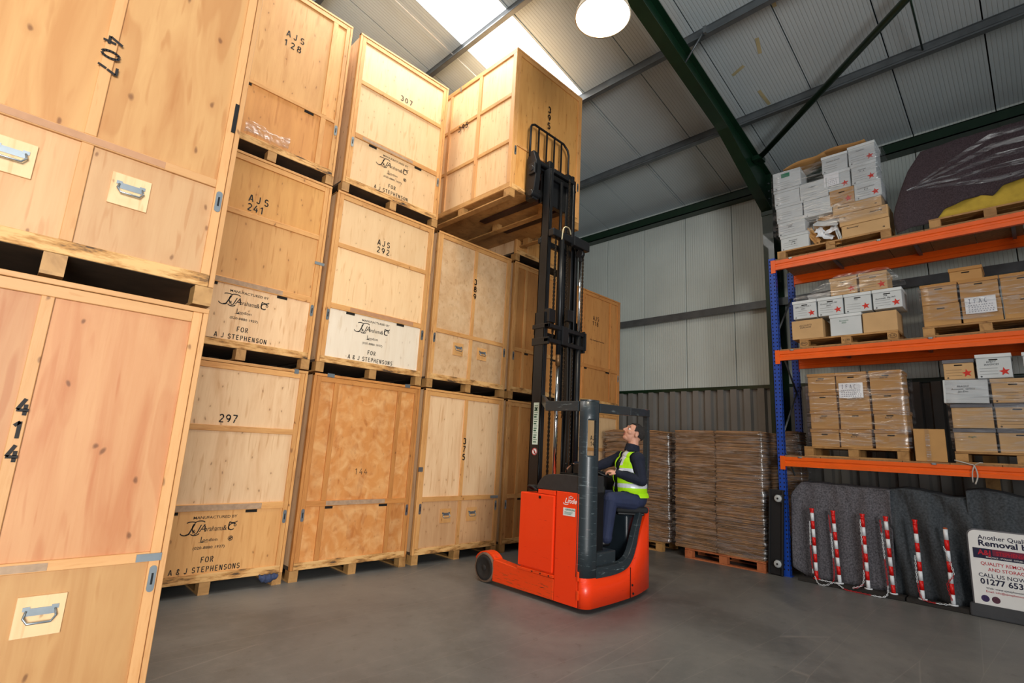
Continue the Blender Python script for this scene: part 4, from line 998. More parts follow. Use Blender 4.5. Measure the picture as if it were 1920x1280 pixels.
# head, tilted back to look up at the load
HC = Vector((.005, .0, 1.832)); HR = euler(-.50, .0, .12)
def hp_(x, y, z): return HC + HR @ (Vector((x, y, z))*1.12)
ell(hp_(-.012,0,.022), (.112,.088,.103), 'skin', HR); ell(hp_(.030,0,-.035), (.072,.068,.084), 'skin', HR); ell(hp_(.055,0,-.085), (.040,.042,.032), 'skin', HR)
ell(hp_(.076,0,.038), (.025,.058,.020), 'skin', HR, 10); cap(hp_(.088,0,.025), hp_(.118,0,-.018), .009, .014, 'skin'); ell(hp_(.106,.0,-.022), (.014,.019,.010), 'skin', HR, 8)
ell(hp_(.088,0,-.052), (.012,.025,.007), 'lip', HR, 8); ell(hp_(.085,0,-.064), (.012,.022,.007), 'lip', HR, 8)
for s_ in (-1, 1):
    ell(hp_(.072,s_*.033,.010), (.017,.017,.013), 'eye', HR, 8); ell(hp_(.055,s_*.045,-.020), (.034,.028,.030), 'skin', HR, 10)
    ell(hp_(-.008,s_*.080,-.008), (.023,.012,.038), 'ear', HR @ Matrix.Rotation(.2,3,'Y'), 10)
me = bpy.data.meshes.new('body'); me.from_pydata(P.v, [], P.f); me.update()
tmp = bpy.data.objects.new('tmp', me); C.objects.link(tmp)
md = tmp.modifiers.new('r', 'REMESH'); md.mode = 'VOXEL'; md.voxel_size = .0055
md = tmp.modifiers.new('s', 'SMOOTH'); md.factor = .5; md.iterations = 4
dg = bpy.context.evaluated_depsgraph_get(); dg.update()
body_me = bpy.data.meshes.new_from_object(tmp.evaluated_get(dg)); bpy.data.objects.remove(tmp)
body_me.materials.clear()
def sd(pr_, p):
    if pr_[1] == 'e':
        q = pr_[4] @ (p-pr_[2]); r = pr_[3]; k = math.sqrt((q.x/r[0])**2+(q.y/r[1])**2+(q.z/r[2])**2); return (k-1)*min(r)
    a, b_, r1, r2 = pr_[2:6]; ab = b_-a; t = max(0, min(1, (p-a).dot(ab)/ab.length_squared)); return (p-a-ab*t).length-(r1+(r2-r1)*t)
mats = [SKIN, NAVY, TROU, SHOE, plain('lips','b0685c',.5), plain('eye_white','d8d4d0',.3), HAIR, SHIRT]
tagmat = {'skin':0,'ear':0,'torso':1,'arm':1,'collar':1,'hip':2,'leg':2,'shoe':3,'lip':4,'eye':5}
for m_ in mats: body_me.materials.append(m_)
HRi = HR.transposed(); ftag = []
bb = [(min(pr_[2].x, pr_[3].x if pr_[1]=='c' else pr_[2].x),) for pr_ in prims]
for pl in body_me.polygons:
    c = pl.center; best, bt = 9, 'skin'
    for pr_ in prims:
        if (pr_[2]-c).length_squared > .25: continue
        v = sd(pr_, c)
        if v < best: best, bt = v, pr_[0]
    if bt == 'eye':
        bt = 'eye' if best < .0008 else 'skin'
    ftag.append(bt); pl.material_index = tagmat[bt]; pl.use_smooth = True
    q = (HRi @ (c-HC))/1.12
    if bt == 'torso' and c.z > 1.50 and False: pass
    if bt in ('collar',) and (c-Vector((.03,.01,1.6))).normalized().dot(Vector((.9,.3,0))) > .86 and c.z > 1.58: pl.material_index = 7
    if bt == 'torso' and c.z > 1.49 and c.x > .10 and abs(c.y-.045) < (c.z-1.49)*.35: pl.material_index = 7
    if q.length < .18 and bt in ('skin',) and q.z > -.02 - .0 and ((q.x < .030 and q.z > .015) or (q.x < -.025 and q.z > -.055) or q.z > .080): pl.material_index = 6
drv = thing('person', 'man in hi-vis vest over navy fleece, seated in the truck cab looking up', 'person', tuple(O))
drv.rotation_euler = (0, 0, FA)
bo = bpy.data.objects.new('body', body_me); C.objects.link(bo); bo.parent = drv; bo['_o'] = (0,0,0)
def shellof(name, keep, off, matf, mats_, label=None):
    vs, fs, mi = [], [], []; mp = {}
    for pl in body_me.polygons:
        if not keep(pl): continue
        f = []
        for vi in pl.vertices:
            if vi not in mp:
                v = body_me.vertices[vi]; mp[vi] = len(vs); vs.append(v.co + v.normal*off(v.co))
            f.append(mp[vi])
        fs.append(f); mi.append(matf(pl.center))
    m_ = bpy.data.meshes.new(name); m_.from_pydata(vs, [], fs)
    for x_ in mats_: m_.materials.append(x_)
    m_.polygons.foreach_set('material_index', mi); m_.polygons.foreach_set('use_smooth', [True]*len(fs)); m_.update()
    o = bpy.data.objects.new(name, m_); C.objects.link(o); o.parent = drv; o['_o'] = (0,0,0)
    md = o.modifiers.new('t', 'SOLIDIFY'); md.thickness = .004; md.offset = 1
    md = o.modifiers.new('sm', 'SMOOTH'); md.iterations = 3; md.factor = .5
    if label: o['label'] = label
    return o
def vestkeep(pl):
    t = ftag[pl.index]; c = pl.center
    if t not in ('torso', 'hip'): return False
    if c.z < 1.085: return False
    if t == 'hip' and c.x > .09: return False
    if c.z > 1.60: return False
    fx = .045; ang = math.atan2(c.y-.01, c.x-.02) - .22
    wopen = .30 + max(0, c.z-1.38)*1.3
    if c.x > .05 and abs(ang) < wopen*.62: return False
    return True
def vestmat(c):
    if 1.195 < c.z < 1.245: return 1
    if 1.375 < c.z < 1.42: return 1
    if c.z > 1.45 and (abs(c.y-.10) < .022 or abs(c.y+.09) < .022): return 1
    return 0
shellof('hi_vis_vest', vestkeep, lambda c: .016+.006*math.sin(c.z*40+c.y*20), vestmat, [HIVIS, SILVER], 'fluorescent yellow vest with silver bands')
shellof('hair', lambda pl: pl.material_index == 6, lambda c: .007+.004*noise.noise(c*60), lambda c: 0, [HAIR])
shellof('fleece_collar', lambda pl: ftag[pl.index] in ('collar',) and pl.material_index != 7 and pl.center.z > 1.60, lambda c: .010, lambda c: 0, [NAVY])
for s_ in (-1, 1):
    mb = MB().cyl(hp_(.0865,s_*.033,.010), hp_(.0885,s_*.033,.010), .0055, 10); o = mb.build('iris', BLACKM, None); o.parent = drv
    mb = MB().tube([hp_(.088,s_*.015,.036), hp_(.090,s_*.032,.042), hp_(.078,s_*.052,.036)], .004, 6); o = mb.build('eyebrow', HAIR, None); o.parent = drv

# ================================================================== PALLET RACKING
R0x, R1x, yA, yB = 8.40, 9.27, 2.78, -.62
rack = thing('pallet_racking', 'blue and orange pallet racking along the wall, three loaded levels', 'racking', (R0x, (yA+yB)/2, 0))
def upright(px, py, nm='upright'):
    mb = MB(); w_, d_ = .10, .07
    mb.box(px, px+.003, py-w_/2, py+w_/2, 0.01, 4.76).box(px, px+d_, py-w_/2, py-w_/2+.003, .01, 4.76).box(px, px+d_, py+w_/2-.003, py+w_/2, .01, 4.76)
    o = mb.build(nm, BLUE, rack)
    hb = MB(); z = .08
    while z < 4.7:
        for s_ in (-.027, .027): hb.box(px-.0012, px+.001, py+s_-.008, py+s_+.008, z, z+.022)
        hb.box(px+.025, px+.045, py-w_/2-.0012, py-w_/2+.001, z, z+.022); z += .06
    q = hb.build('punched_hole', DARKHOLE, o); q['kind'] = 'stuff'
    MB().box(px-.02, px+.09, py-.07, py+.07, 0, .012).build('base_plate', BLUE, o)
for yy in (yA, yB): upright(R0x, yy); upright(R1x, yy)
for yy in (yA, yB):
    zz = [.3, 1.1, 1.9, 2.7, 3.5, 4.3]; a = True
    for z0, z1 in zip(zz, zz[1:]):
        mb = MB(); p, q = ((R0x+.05,yy,z0),(R1x,yy,z1)) if a else ((R1x,yy,z0),(R0x+.05,yy,z1)); mb.cyl(p, q, .014, 6); mb.build('brace', GALV, rack); a = not a
LV = [(1.53, 1.665), (3.10, 3.25), (4.555, 4.705)]
for i, (z0, z1) in enumerate(LV):
    for front, px in ((True, R0x-.008), (False, R1x+.02)):
        ya, yb = yA-.045, yB+.045; h_ = z1-z0
        prof = [(px,z0),(px,z0+h_*.35),(px+.010,z0+h_*.42),(px+.010,z0+h_*.58),(px,z0+h_*.65),(px,z1),(px+.03,z1),(px+.03,z1-.02),(px+.05,z1-.02),(px+.05,z0)]
        o = MB().prism(prof, 'y', yb, ya).build('beam', ORANGE, rack)
        for yy in (yA+.01, yB+.04):
            mb = MB().box(px-.006, px+.012, yy-.065, yy+.0, z0-.05, z1+.012); c_ = mb.build('beam_connector', ORANGE, o)
    nb = 7
    for k in range(nb):
        a = yA-.055-k*(yA-yB-.11)/nb; b_ = yA-.055-(k+1)*(yA-yB-.11)/nb
        MB().box(R0x-.004, R1x+.05, b_+.003, a-.003, z1+.0, z1+.022).build('deck_board', DECK, rack)
    for yy in (2.0, 1.0, .0):
        MB().box(R0x+.04, R1x+.02, yy-.02, yy+.02, z1-.035, z1-.001).build('deck_support', GALV, rack)
for (yy, zz) in ((2.52,1.665),(1.0,1.665),(2.55,3.25),(.90,3.25),(2.50,4.705),(1.35,4.705)):
    mb = MB().box(8.384, 8.396, yy-.02, yy+.02, zz-.012, zz+.012).cyl((8.387,yy-.028,zz-.004),(8.387,yy+.028,zz-.004),.005,6); mb.build('beam_clip', STEEL, rack)
DT = [z1+.022 for _, z1 in LV]      # deck tops

def pallet(y0, y1, x0, dx, z, label, mat=None, alongy=True, hgt=.14, group=None, name='pallet', bot=True):
    m_ = mat or PALLET
    t = thing(name, label, 'pallet', ((x0+dx/2), (y0+y1)/2, z), group); L_ = y1-y0
    bh = hgt-.044
    for yy in (y0, (y0+y1)/2-.06, y1-.12):
        for xx in (x0, x0+dx/2-.05, x0+dx-.1): MB().box(xx, xx+.10, yy, yy+.12, z+.02, z+.02+bh-.002).build('block', m_, t)
    for xx in (x0, x0+dx/2-.05, x0+dx-.1): MB().box(xx, xx+.1, y0, y1, z, z+.018).build('bottom_board', m_, t)
    n = 6; bw = (dx-.0)/n
    for k in range(n): MB().box(x0+k*bw+.008, x0+(k+1)*bw-.008, y0-.002, y1+.002, z+hgt-.022, z+hgt).build('deck_board', m_, t)
    return t

def star2d(r):
    vs = [Vector((0,0))] + [Vector(((r if i % 2 == 0 else r*.42)*math.sin(PI*i/5), (r if i % 2 == 0 else r*.42)*math.cos(PI*i/5))) for i in range(10)]
    return vs, [(0, 1+(i+1) % 10, 1+i) for i in range(10)]
def box_(y1, y0, z0, z1, label, kind='kraft', x=8.45, d=.40, star=False, hole=True, lid=True, text=None, tcol=None, rot=0, group='archive boxes on the racking', flipped=None, lines=True, tilt=0, lidmat=None):
    """cardboard box whose front looks towards -x; y1 left edge, y0 right edge"""
    yc_ = (y0+y1)/2; t = thing('archive_box', label, 'box', (x+d/2, yc_, z0), group); W = y1-y0; H_ = z1-z0
    bm_ = {'kraft':KRAFT,'pale':KRAFT2,'white':WBOX,'dark':KRAFTD}[kind]; lm = lidmat or {'kraft':KRAFTD,'pale':KRAFT2,'white':WLID,'dark':KRAFT}[kind]
    TR = Matrix.Translation((x+d/2, yc_, z0)) @ Matrix.Rotation(rot, 4, 'Z') @ Matrix.Rotation(tilt, 4, 'X') @ Matrix.Translation((-x-d/2, -yc_, -z0))
    e = .012 if lid else 0
    def fin(mb, nm, mt, par=t, **k): mb.v = [tuple(TR @ Vector(v)) for v in mb.v]; return mb.build(nm, mt, par, **k)
    fin(MB().box(x+e, x+d-e, y0+e*.7, y1-e*.7, z0+.001, z1-(.004 if lid else 0)), 'body', bm_, bevel=.004, seg=1)
    if lid: fin(MB().box(x, x+d, y0+.001, y1-.001, z1-.045, z1-.001), 'lid', lm, bevel=.003, seg=1)
    zt = z1-.045 if lid else z1-.03
    if hole and H_ > .18:
        hw_ = .035; pts = [(yc_-hw_, zt-.035), (yc_+hw_, zt-.035), (yc_+hw_+.008, zt-.027), (yc_+hw_, zt-.019), (yc_-hw_, zt-.019), (yc_-hw_-.008, zt-.027)]
        fin(MB().prism(pts, 'x', x+e-.0012, x+e+.002), 'hand_hole', DARKHOLE)
    F = (0,-1,0); Up = (0,0,1)
    if star:
        mb = MB(); place(mb, star2d(.052), (x+e-.001, y0+.075, z0+.075), F, Up, 0, .001, .15); fin(mb, 'star', STAR)
    if lines and (star or kind == 'white'):
        mb = MB()
        for k in range(3): place(mb, stroke2d([[(-W*.40,0),(W*.10,0)]], .0022), (x+e-.001, yc_, z0+.05+k*.035), F, Up, 0, .001)
        place(mb, stroke2d([arc(0,0,.007,.007,0,360,6)], .006), (x+e-.001, y1-.045, z0+.022), F, Up, 0, .001)
        fin(mb, 'printed_lines', PENM)['kind'] = 'stuff'
    if text:
        mb = MB(); zt2 = zt-.062
        for k, ln in enumerate(text): place(mb, font2d(ln, .022, 1.0, .15, .0), (x+e-.0012, yc_+.02, zt2-k*.032), F, Up, 0, .001, .04)
        fin(mb, 'handwriting', tcol or PENM)['kind'] = 'stuff'
    if flipped is not None:
        mb = MB(); place(mb, font2d('Bannerway', .024, 1.0, .2, .01), (x+e-.0012, (y0+.14) if flipped else (y1-.14), z1-.05 if not flipped else z1-.055), F, Up, 0, .001, PI if flipped else 0)
        place(mb, font2d('08', .018, 1, 0, .02), (x+e-.0012, (y1-.07) if flipped else (y0+.07), z0+.04 if not flipped else z1-.05), F, Up, 0, .001, PI if flipped else 0)
        fin(mb, 'printed_name', PENM)['kind'] = 'stuff'
    return t
def paper_note(y1, y0, z0, z1, x, label, head='IFAC'):
    t = thing('paper_note', label, 'note', (x, (y0+y1)/2, z0))
    MB().box(x-.003, x-.001, y0, y1, z0, z1).build('sheet', PAPER, t)
    mb = MB(); W = y1-y0; H_ = z1-z0
    if head: place(mb, stroke2d(sum([[ [(a*.9+q[0]*.7, q[1]) for q in ln] for ln in ST_NOTE[ch]] for a, ch in enumerate(head)], []), .10), (x-.0032, y1-W*.12, z1-H_*.38), (0,-W*.19,0), (0,0,H_*.26), 0, 0)
    rnd = random.Random(3)
    for r_ in range(4):
        yy = y1-.03
        while yy > y0+.03:
            place(mb, stroke2d([[(0,.0),(.006,.010)],[(.008,.010),(.010,-.002)]], .0035), (x-.0032, yy, z0+H_*(.48-.13*r_)), (0,-1,0), (0,0,1), 0, .0002); yy -= .020+rnd.random()*.010
    mb.build('handwriting', plain('marker_blue', '23305a', .7), t)['kind'] = 'stuff'
    return t
ST_NOTE = {'I': [[(.3,0),(.3,1)],[(.1,1),(.5,1)],[(.1,0),(.5,0)]], 'F': [[(.15,0),(.15,1)],[(.15,1),(.6,1)],[(.15,.55),(.5,.55)]], 'A': [[(0,0),(.3,1)],[(.3,1),(.6,0)],[(.12,.35),(.48,.35)]], 'C': [arc(.35,.5,.3,.5,50,310,8)]}
def wrap(name, label, x0, x1, y0, y1, z0, z1, amp=.006, bulge=0):
    mb = MB(); per = [(x1,y1),(x0,y1),(x0,y0),(x1,y0)]
    P_ = []
    for (a, b_) in zip(per, per[1:]):
        for k in range(10): P_.append((a[0]+(b_[0]-a[0])*k/10, a[1]+(b_[1]-a[1])*k/10))
    P_.append(per[-1]); nn = len(P_)-1; rnd = random.Random(hash(label) & 255)
    def fn(u, v):
        i = min(int(u*nn+.5), nn); px, py = P_[i]; z = z0+(z1-z0)*v
        q = noise.noise(Vector((px*7, py*7, z*14)))*amp; cx_, cy_ = (x0+x1)/2, (y0+y1)/2
        return (px+(q if px > cx_ else -abs(q)), py+(q if abs(py-y1) < .01 else (-abs(q) if abs(py-y0) < .01 else 0)), z+noise.noise(Vector((px*3,py*3,5)))*.02)
    mb.grid(fn, nn, 12)
    return tag(mb.build(name, FILM), label, 'wrapping')
G1, G2, G3 = DT
# level 1, left pallet: brown boxes four high
pallet(1.25, 2.47, 8.44, .8, G1, 'wooden pallet under the brown boxes with the IFAC note, lowest shelf')
zb = G1+.14; rows = [(zb, 2.075), (2.078, 2.335), (2.338, 2.60), (2.603, 2.875)]; cols = [(2.385, 2.02), (2.01, 1.63), (1.61, 1.235)]
rn = ['bottom', 'second', 'third', 'top']; cn = ['left', 'middle', 'right']
for r_, (z0, z1) in enumerate(rows):
    for c_, (a, b_) in enumerate(cols):
        j = (random.random()-.5)*.02
        box_(a+j, b_+j, z0, z1, 'brown lidded box, %s row, %s column of the wrapped stack with the IFAC note' % (rn[r_], cn[c_]), 'kraft', rot=(random.random()-.5)*.03, text=['Box %d' % (3+r_*3+c_)] if (r_+c_) % 2 else None)
paper_note(1.98, 1.69, 2.51, 2.72, 8.437, 'white paper with IFAC handwritten in marker on the twelve brown boxes')
wrap('stretch_wrap', 'clear film around the twelve brown boxes on the lowest shelf', 8.435, 8.90, 1.205, 2.41, zb+.02, 2.86, .012)
b1 = box_(1.20, .885, G1+.002, 2.095, 'single tall brown carton standing alone between two pallets, lowest shelf', 'kraft', lid=False, hole=False, d=.36, lines=False, rot=.10)
MB().box(8.43, 8.4315, 1.02, 1.065, G1+.01, 2.09).build('tape_strip', FILM, b1)
# level 1, right pallet
pallet(-.42, .79, 8.44, .8, G1, 'wooden pallet under the grey-lidded boxes, lowest shelf right')
for c_, (a, b_, nm) in enumerate(((.79,.395,'left'), (.385,-.01,'middle'), (-.02,-.41,'right'))):
    if c_ < 2 or 1:
        box_(a, b_, zb, 2.105, 'kraft box with grey lid, bottom row %s, right-hand stack of the lowest shelf' % nm, 'pale', lidmat=GREYLID, hole=c_ > 0, text=['fragile'] if c_ == 0 else None, tcol=GREENPEN)
        box_(a, b_, 2.11, 2.405, 'kraft box with grey lid, second row %s, right-hand stack of the lowest shelf' % nm, 'pale', lidmat=GREYLID, hole=c_ > 0, star=c_ > 0)
box_(.84, .42, 2.41, 2.70, 'white blank-faced box with faint writing, third row, lowest shelf right', 'white', lid=False, hole=False, text=['FRAGILE', 'Accounts  various', 'Jan-Dec'], lines=False, x=8.43, tilt=.03)
box_(.395, .0, 2.41, 2.70, 'kraft box with red star, third row beside the white box, lowest shelf right', 'pale', star=True)
box_(-.01, -.41, 2.41, 2.70, 'kraft box at the frame edge, third row, lowest shelf right', 'pale')
box_(.82, .515, 2.71, 2.96, 'small kraft box with red star, top row left, lowest shelf right', 'pale', star=True, lidmat=GREYLID)
box_(.505, .175, 2.71, 3.005, 'white box with red star and handwriting, top row, lowest shelf right', 'white', star=True, text=['KPETT', 'INVOICES'])
box_(.09, -.25, 2.71, 3.0, 'white box at the frame edge, top row, lowest shelf right', 'white', star=True)
wrap('stretch_wrap', 'clear film around the right-hand stack of the lowest shelf', 8.425, 8.90, -.43, .81, zb+.02, 2.72, .012)
mb = MB().tube(catm([(8.40,.80,1.72),(8.38,.66,1.68),(8.375,.62,1.66),(8.37,.60,1.55),(8.37,.63,1.45)], 5), .008, 6).tube(catm([(8.375,.62,1.67),(8.37,.645,1.58),(8.375,.65,1.47)], 4), .007, 6).tube(catm([(8.375,.62,1.67),(8.36,.57,1.70),(8.38,.54,1.70)],4), .006, 6)
tag(mb.build('knotted_film', plain('film_knot','b9b4ac',.3)), 'knotted strip of film hanging over the lowest orange beam', 'strap')
# level 2, left pallet
pallet(1.24, 2.45, 8.44, .8, G2, 'stamped wooden pallet under the red-star boxes, middle shelf')
pz = bpy.data.objects['pallet.002'] if 'pallet.002' in bpy.data.objects else None
mb = MB()
for yy, tx_ in ((2.39,'EPAL'), (1.845,'3 1 RB'), (1.30,'EUR')):
    place(mb, font2d(tx_, .026, .9, 0, .01), (8.4385, yy, G2+.055), (0,-1,0), (0,0,1), 0, .0005)
    if tx_ != '3 1 RB': place(mb, stroke2d([arc(0,.01,.045,.028,0,360,18)], .005), (8.4385, yy, G2+.055), (0,-1,0), (0,0,1), 0, .0005)
if pz: mb.build('burnt_stamp', INKF, pz)['kind'] = 'stuff'
zb = G2+.14
box_(2.55, 2.13, zb, 3.70, 'kraft box at the left end of the bottom row, middle shelf', 'pale', lid=False, hole=False, text=['ACCOUNTS', 'PURCHASE']); 
box_(2.045, 1.64, zb, 3.725, 'white box in the middle of the bottom row, middle shelf', 'white', text=['Accounts', '2005'], tcol=GREENPEN, hole=False, lines=False)
box_(1.63, 1.235, zb, 3.695, 'kraft box at the right end of the bottom row, middle shelf', 'pale', lid=False, hole=False)
for k, (a, b_, nm, tx_) in enumerate(((2.53,2.195,'leftmost',['SERS MONTHLY','2001']), (2.19,1.85,'second from the left',['Ground Team Bd','2002']), (1.845,1.505,'third from the left',['703']), (1.50,1.155,'rightmost',['708','Removals  Big Ash']))):
    box_(a, b_, 3.73, 4.01, 'white lidded box with red star, %s of the four, middle shelf' % nm, 'white', star=True, text=tx_)
box_(2.01, 1.66, 4.015, 4.275, 'kraft box with red star on top of the white row, left one', 'pale', star=True); box_(1.645, 1.30, 4.015, 4.28, 'kraft box with red star on top of the white row, right one', 'pale', star=True)
box_(2.42, 2.10, 4.015, 4.20, 'white box half hidden behind the film, top left of the middle shelf', 'white', x=8.85, hole=False, star=False)
mb = MB(); mb.grid(lambda u, v: (8.435-.015*noise.noise(Vector((u*9, v*6, 0))), 2.50-1.40*u, 4.02 + (.06+.24*min(1,max(0,(u-.12)*3.2)))*(v) * (1 if u < .86 else max(.1,1-(u-.86)*6)) + .015*noise.noise(Vector((u*11, v*4, 3)))), 40, 10)
mb.grid(lambda u, v: (8.44+.40*v, 2.40-1.15*u, 4.03+.27*min(1,max(0,(u-.0)*3.0))+.02*noise.noise(Vector((u*9, v*6, 7)))), 30, 8)
tag(mb.build('crumpled_film', FILM), 'crumpled clear film over the two kraft boxes on the middle shelf', 'wrapping')
# level 2, right pallet
pallet(-.25, .975, 8.44, .8, G2, 'wooden pallet under the brown boxes with the second IFAC note, middle shelf right')
for k, (a, b_, nm) in enumerate(((.955,.585,'left'), (.565,.195,'middle'), (.18,-.2,'right'))):
    box_(a, b_, zb, 3.695, 'brown box, bottom row %s, middle shelf right pallet' % nm, 'kraft', lid=False); box_(a+.01, b_, 3.70, 3.975, 'brown lidded box, upper row %s, middle shelf right pallet' % nm, 'kraft')
box_(.665, .33, 3.98, 4.175, 'brown box alone on top of the right-hand stack, middle shelf', 'kraft', x=8.55, lid=True)
paper_note(.53, .24, 3.52, 3.73, 8.436, 'second white paper with IFAC in marker, on the middle shelf')
wrap('stretch_wrap', 'clear film around the brown boxes, right-hand pallet of the middle shelf', 8.432, 8.9, -.23, .98, zb+.05, 3.93, .012)
# level 3, left pallet: leaning pile
pallet(1.21, 2.70, 8.44, .8, G3, 'wooden pallet under the leaning pile of boxes, top shelf')
zb = G3+.14
c1 = [(2.65,2.23,zb,5.115,'bottom'), (2.68,2.27,5.12,5.385,'second'), (2.70,2.30,5.39,5.64,'third'), (2.72,2.33,5.645,5.91,'fourth'), (2.72,2.31,5.915,6.22,'topmost')]
for k, (a, b_, z0, z1, nm) in enumerate(c1):
    LASTC1 = box_(a, b_, z0, z1, 'dented white box, %s in the left column of the pile, top shelf' % nm, 'white', hole=False, lid=k != 4, star=False, text=['Personnel', '1999', 'A - K'] if k in (0,) else (['Pension', '2000'] if k == 1 else None), rot=(k-2)*.02, lidmat=WBOX)
MB().box(8.447, 8.449, 2.46, 2.60, 6.11, 6.18).build('green_label', plain('label_green2','1e7d5a',.5), LASTC1)
box_(2.32, 1.93, 5.60, 5.90, 'white box, upper one of the second column of the pile, top shelf', 'white', hole=False, lid=False, text=['Ledgers'], rot=-.03)
box_(2.29, 1.91, 5.325, 5.595, 'white box, lower one of the second column above the torn box', 'white', hole=False, lid=False, rot=.03)
box_(1.80, 1.215, zb, 5.045, 'flat brown carton, lowest at the right of the pile, top shelf', 'pale', lid=False, hole=False, flipped=False, lines=False)
box_(1.82, 1.22, 5.05, 5.24, 'flat brown carton, second at the right of the pile, printed upside down', 'pale', lid=False, hole=False, flipped=True, lines=False)
box_(1.895, 1.285, 5.245, 5.395, 'flat brown carton under the starred boxes of the pile, top shelf', 'pale', lid=False, hole=False, flipped=False, lines=False)
box_(1.92, 1.605, 5.40, 5.655, 'kraft box with red star in the middle of the pile, top shelf', 'kraft', star=True, lid=False)
box_(1.60, 1.27, 5.40, 5.66, 'white box with red star, lower one of the right column, top shelf', 'white', star=True, text=['Correspondence','K12'], lid=False, hole=False)
h1 = box_(1.985, 1.635, 5.66, 5.965, 'white box with red star and a taped paper, top shelf', 'white', star=True, hole=False)
paper_note(1.98, 1.78, 5.74, 5.95, 8.448, 'paper with blue handwriting taped to a white box, top shelf', '')
box_(1.63, 1.305, 5.665, 5.975, 'white box with red star, middle one of the right column, top shelf', 'white', star=True, text=['Invoices','P - R'], hole=False)
box_(2.01, 1.655, 5.97, 6.25, 'dented white box with lid, left of the topmost white box', 'white', hole=False, text=['Domino Costs'], tilt=.02)
box_(1.65, 1.30, 5.98, 6.285, 'topmost white box with red star, top shelf', 'white', star=True, hole=False, text=['Tenders'])
# torn box with papers spilling out
t = thing('torn_box', 'burst white box spilling papers at the bottom of the pile, top shelf', 'box', (8.6, 2.02, zb))
mb = MB().box(8.62, 8.85, 1.86, 2.20, zb+.0, 5.30); mb.build('body', KRAFTD, t)
for (y1_, z1_, an, an2, mt, w_, h_) in ((2.00,5.20,.25,.5,WBOX,.32,.16),(2.19,5.02,-.5,.2,KRAFT,.10,.30),(1.86,5.0,-.25,.1,WLID,.05,.28),(2.02,4.98,.5,.9,PAPER,.20,.16),(1.95,5.06,-.3,.7,PAPER,.18,.14),(2.08,5.06,.9,.5,PAPER,.16,.12),(1.97,5.27,.1,.3,KRAFT,.3,.08),(1.92,4.84,.3,1.2,KRAFT,.18,.16)):
    T_ = Matrix.Translation((8.50, y1_, z1_)) @ Matrix.Rotation(an, 4, 'X') @ Matrix.Rotation(an2, 4, 'Y')
    mb = MB(); mb.grid(lambda u, v: T_ @ Vector((.05*noise.noise(Vector((u*5, v*5, y1_*9))), (u-.5)*w_*(1+.35*noise.noise(Vector((v*6, z1_*5, 1)))), (v-.5)*h_*(1+.4*noise.noise(Vector((u*6, z1_*5, 4)))))), 5, 5, sm=False)
    mb.build('torn_sheet', mt, t, solid=.003)
mb = MB()
for (ya_, yb_, za, zb2, tilt) in ((2.55,1.95,6.24,6.33,.10), (2.05,1.42,6.31,6.34,-.04)):
    mb.grid(lambda u, v: (8.44+.42*v, ya_+(yb_-ya_)*u, za+(zb2-za)*u+.03*math.sin(v*3+u*5)+.02*u), 10, 5)
tag(mb.build('cardboard_flap', KRAFT, solid=.006), 'loose brown cardboard sheets lying on the pile of boxes, top shelf', 'cardboard')['kind'] = 'thing'
wrap('stretch_wrap', 'clear film around the leaning pile on the top shelf', 8.432, 8.9, 1.24, 2.74, 5.1, 6.2, .014)
# level 3, right pallet: foam block under a plum blanket
pallet(-.42, .79, 8.44, .8, G3, 'wooden pallet under the blanket-covered load, top shelf right')
mb = MB(); mb.box(8.46, 9.2, -.42, .74, zb, 5.55)
tag(mb.build('foam_block', plain('yellow_foam', 'c2a43c', .9, var=.12, scale=10, bump=.2), bevel=.03), 'yellow upholstered block under the plum blanket, top shelf', 'sofa')
PLUM = plain('plum_blanket', '463a40', .95, var=.4, scale=70, bump=.6)
def plum(u, v):
    # u along y from left drape to right, v from hem to top then over the back
    y = 1.14-1.62*u
    hem = interp([(0,4.76),(.13,4.80),(.26,4.84),(.32,4.96),(.55,5.06),(.62,5.01),(.68,5.10),(1,5.20)], u)
    topz = interp([(0,5.22),(.04,5.42),(.10,5.66),(.20,5.90),(.4,5.93),(1,5.93)], u)
    w_ = min(1, v/.62); z = hem+(topz-hem)*w_
    bulge = .05*math.sin(u*19+v)*(1-w_)*1.0+.02*noise.noise(Vector((u*9, v*7, 0)))
    x = 8.43-bulge*.6+.05*w_**3
    if v > .62: k = (v-.62)/.38; x = 8.48+.75*k; z = topz+.03*math.sin(k*3)
    yy = y-.02*w_+.03*math.sin(w_*PI)*max(0, 1-u*5)
    return (x, yy, z+.012*noise.noise(Vector((u*14, v*9, 4))))
mb = MB(); mb.grid(plum, 60, 44)
tag(mb.build('blanket', PLUM, solid=.008), 'plum-grey blanket draped and film-wrapped over the load on the top shelf', 'blanket')
mb = MB()
for k in range(5):
    z_ = 5.20+.15*k; mb.grid(lambda u, v: (8.395-.012*math.sin(u*9+k), .98-1.45*u, 5.34+(z_-5.34)*min(1,u*1.6)+.07*(v-.5)*min(1,.15+u*1.5)), 24, 2)
tag(mb.build('stretch_wrap', FILM), 'bands of clear film stretched across the plum blanket', 'wrapping')

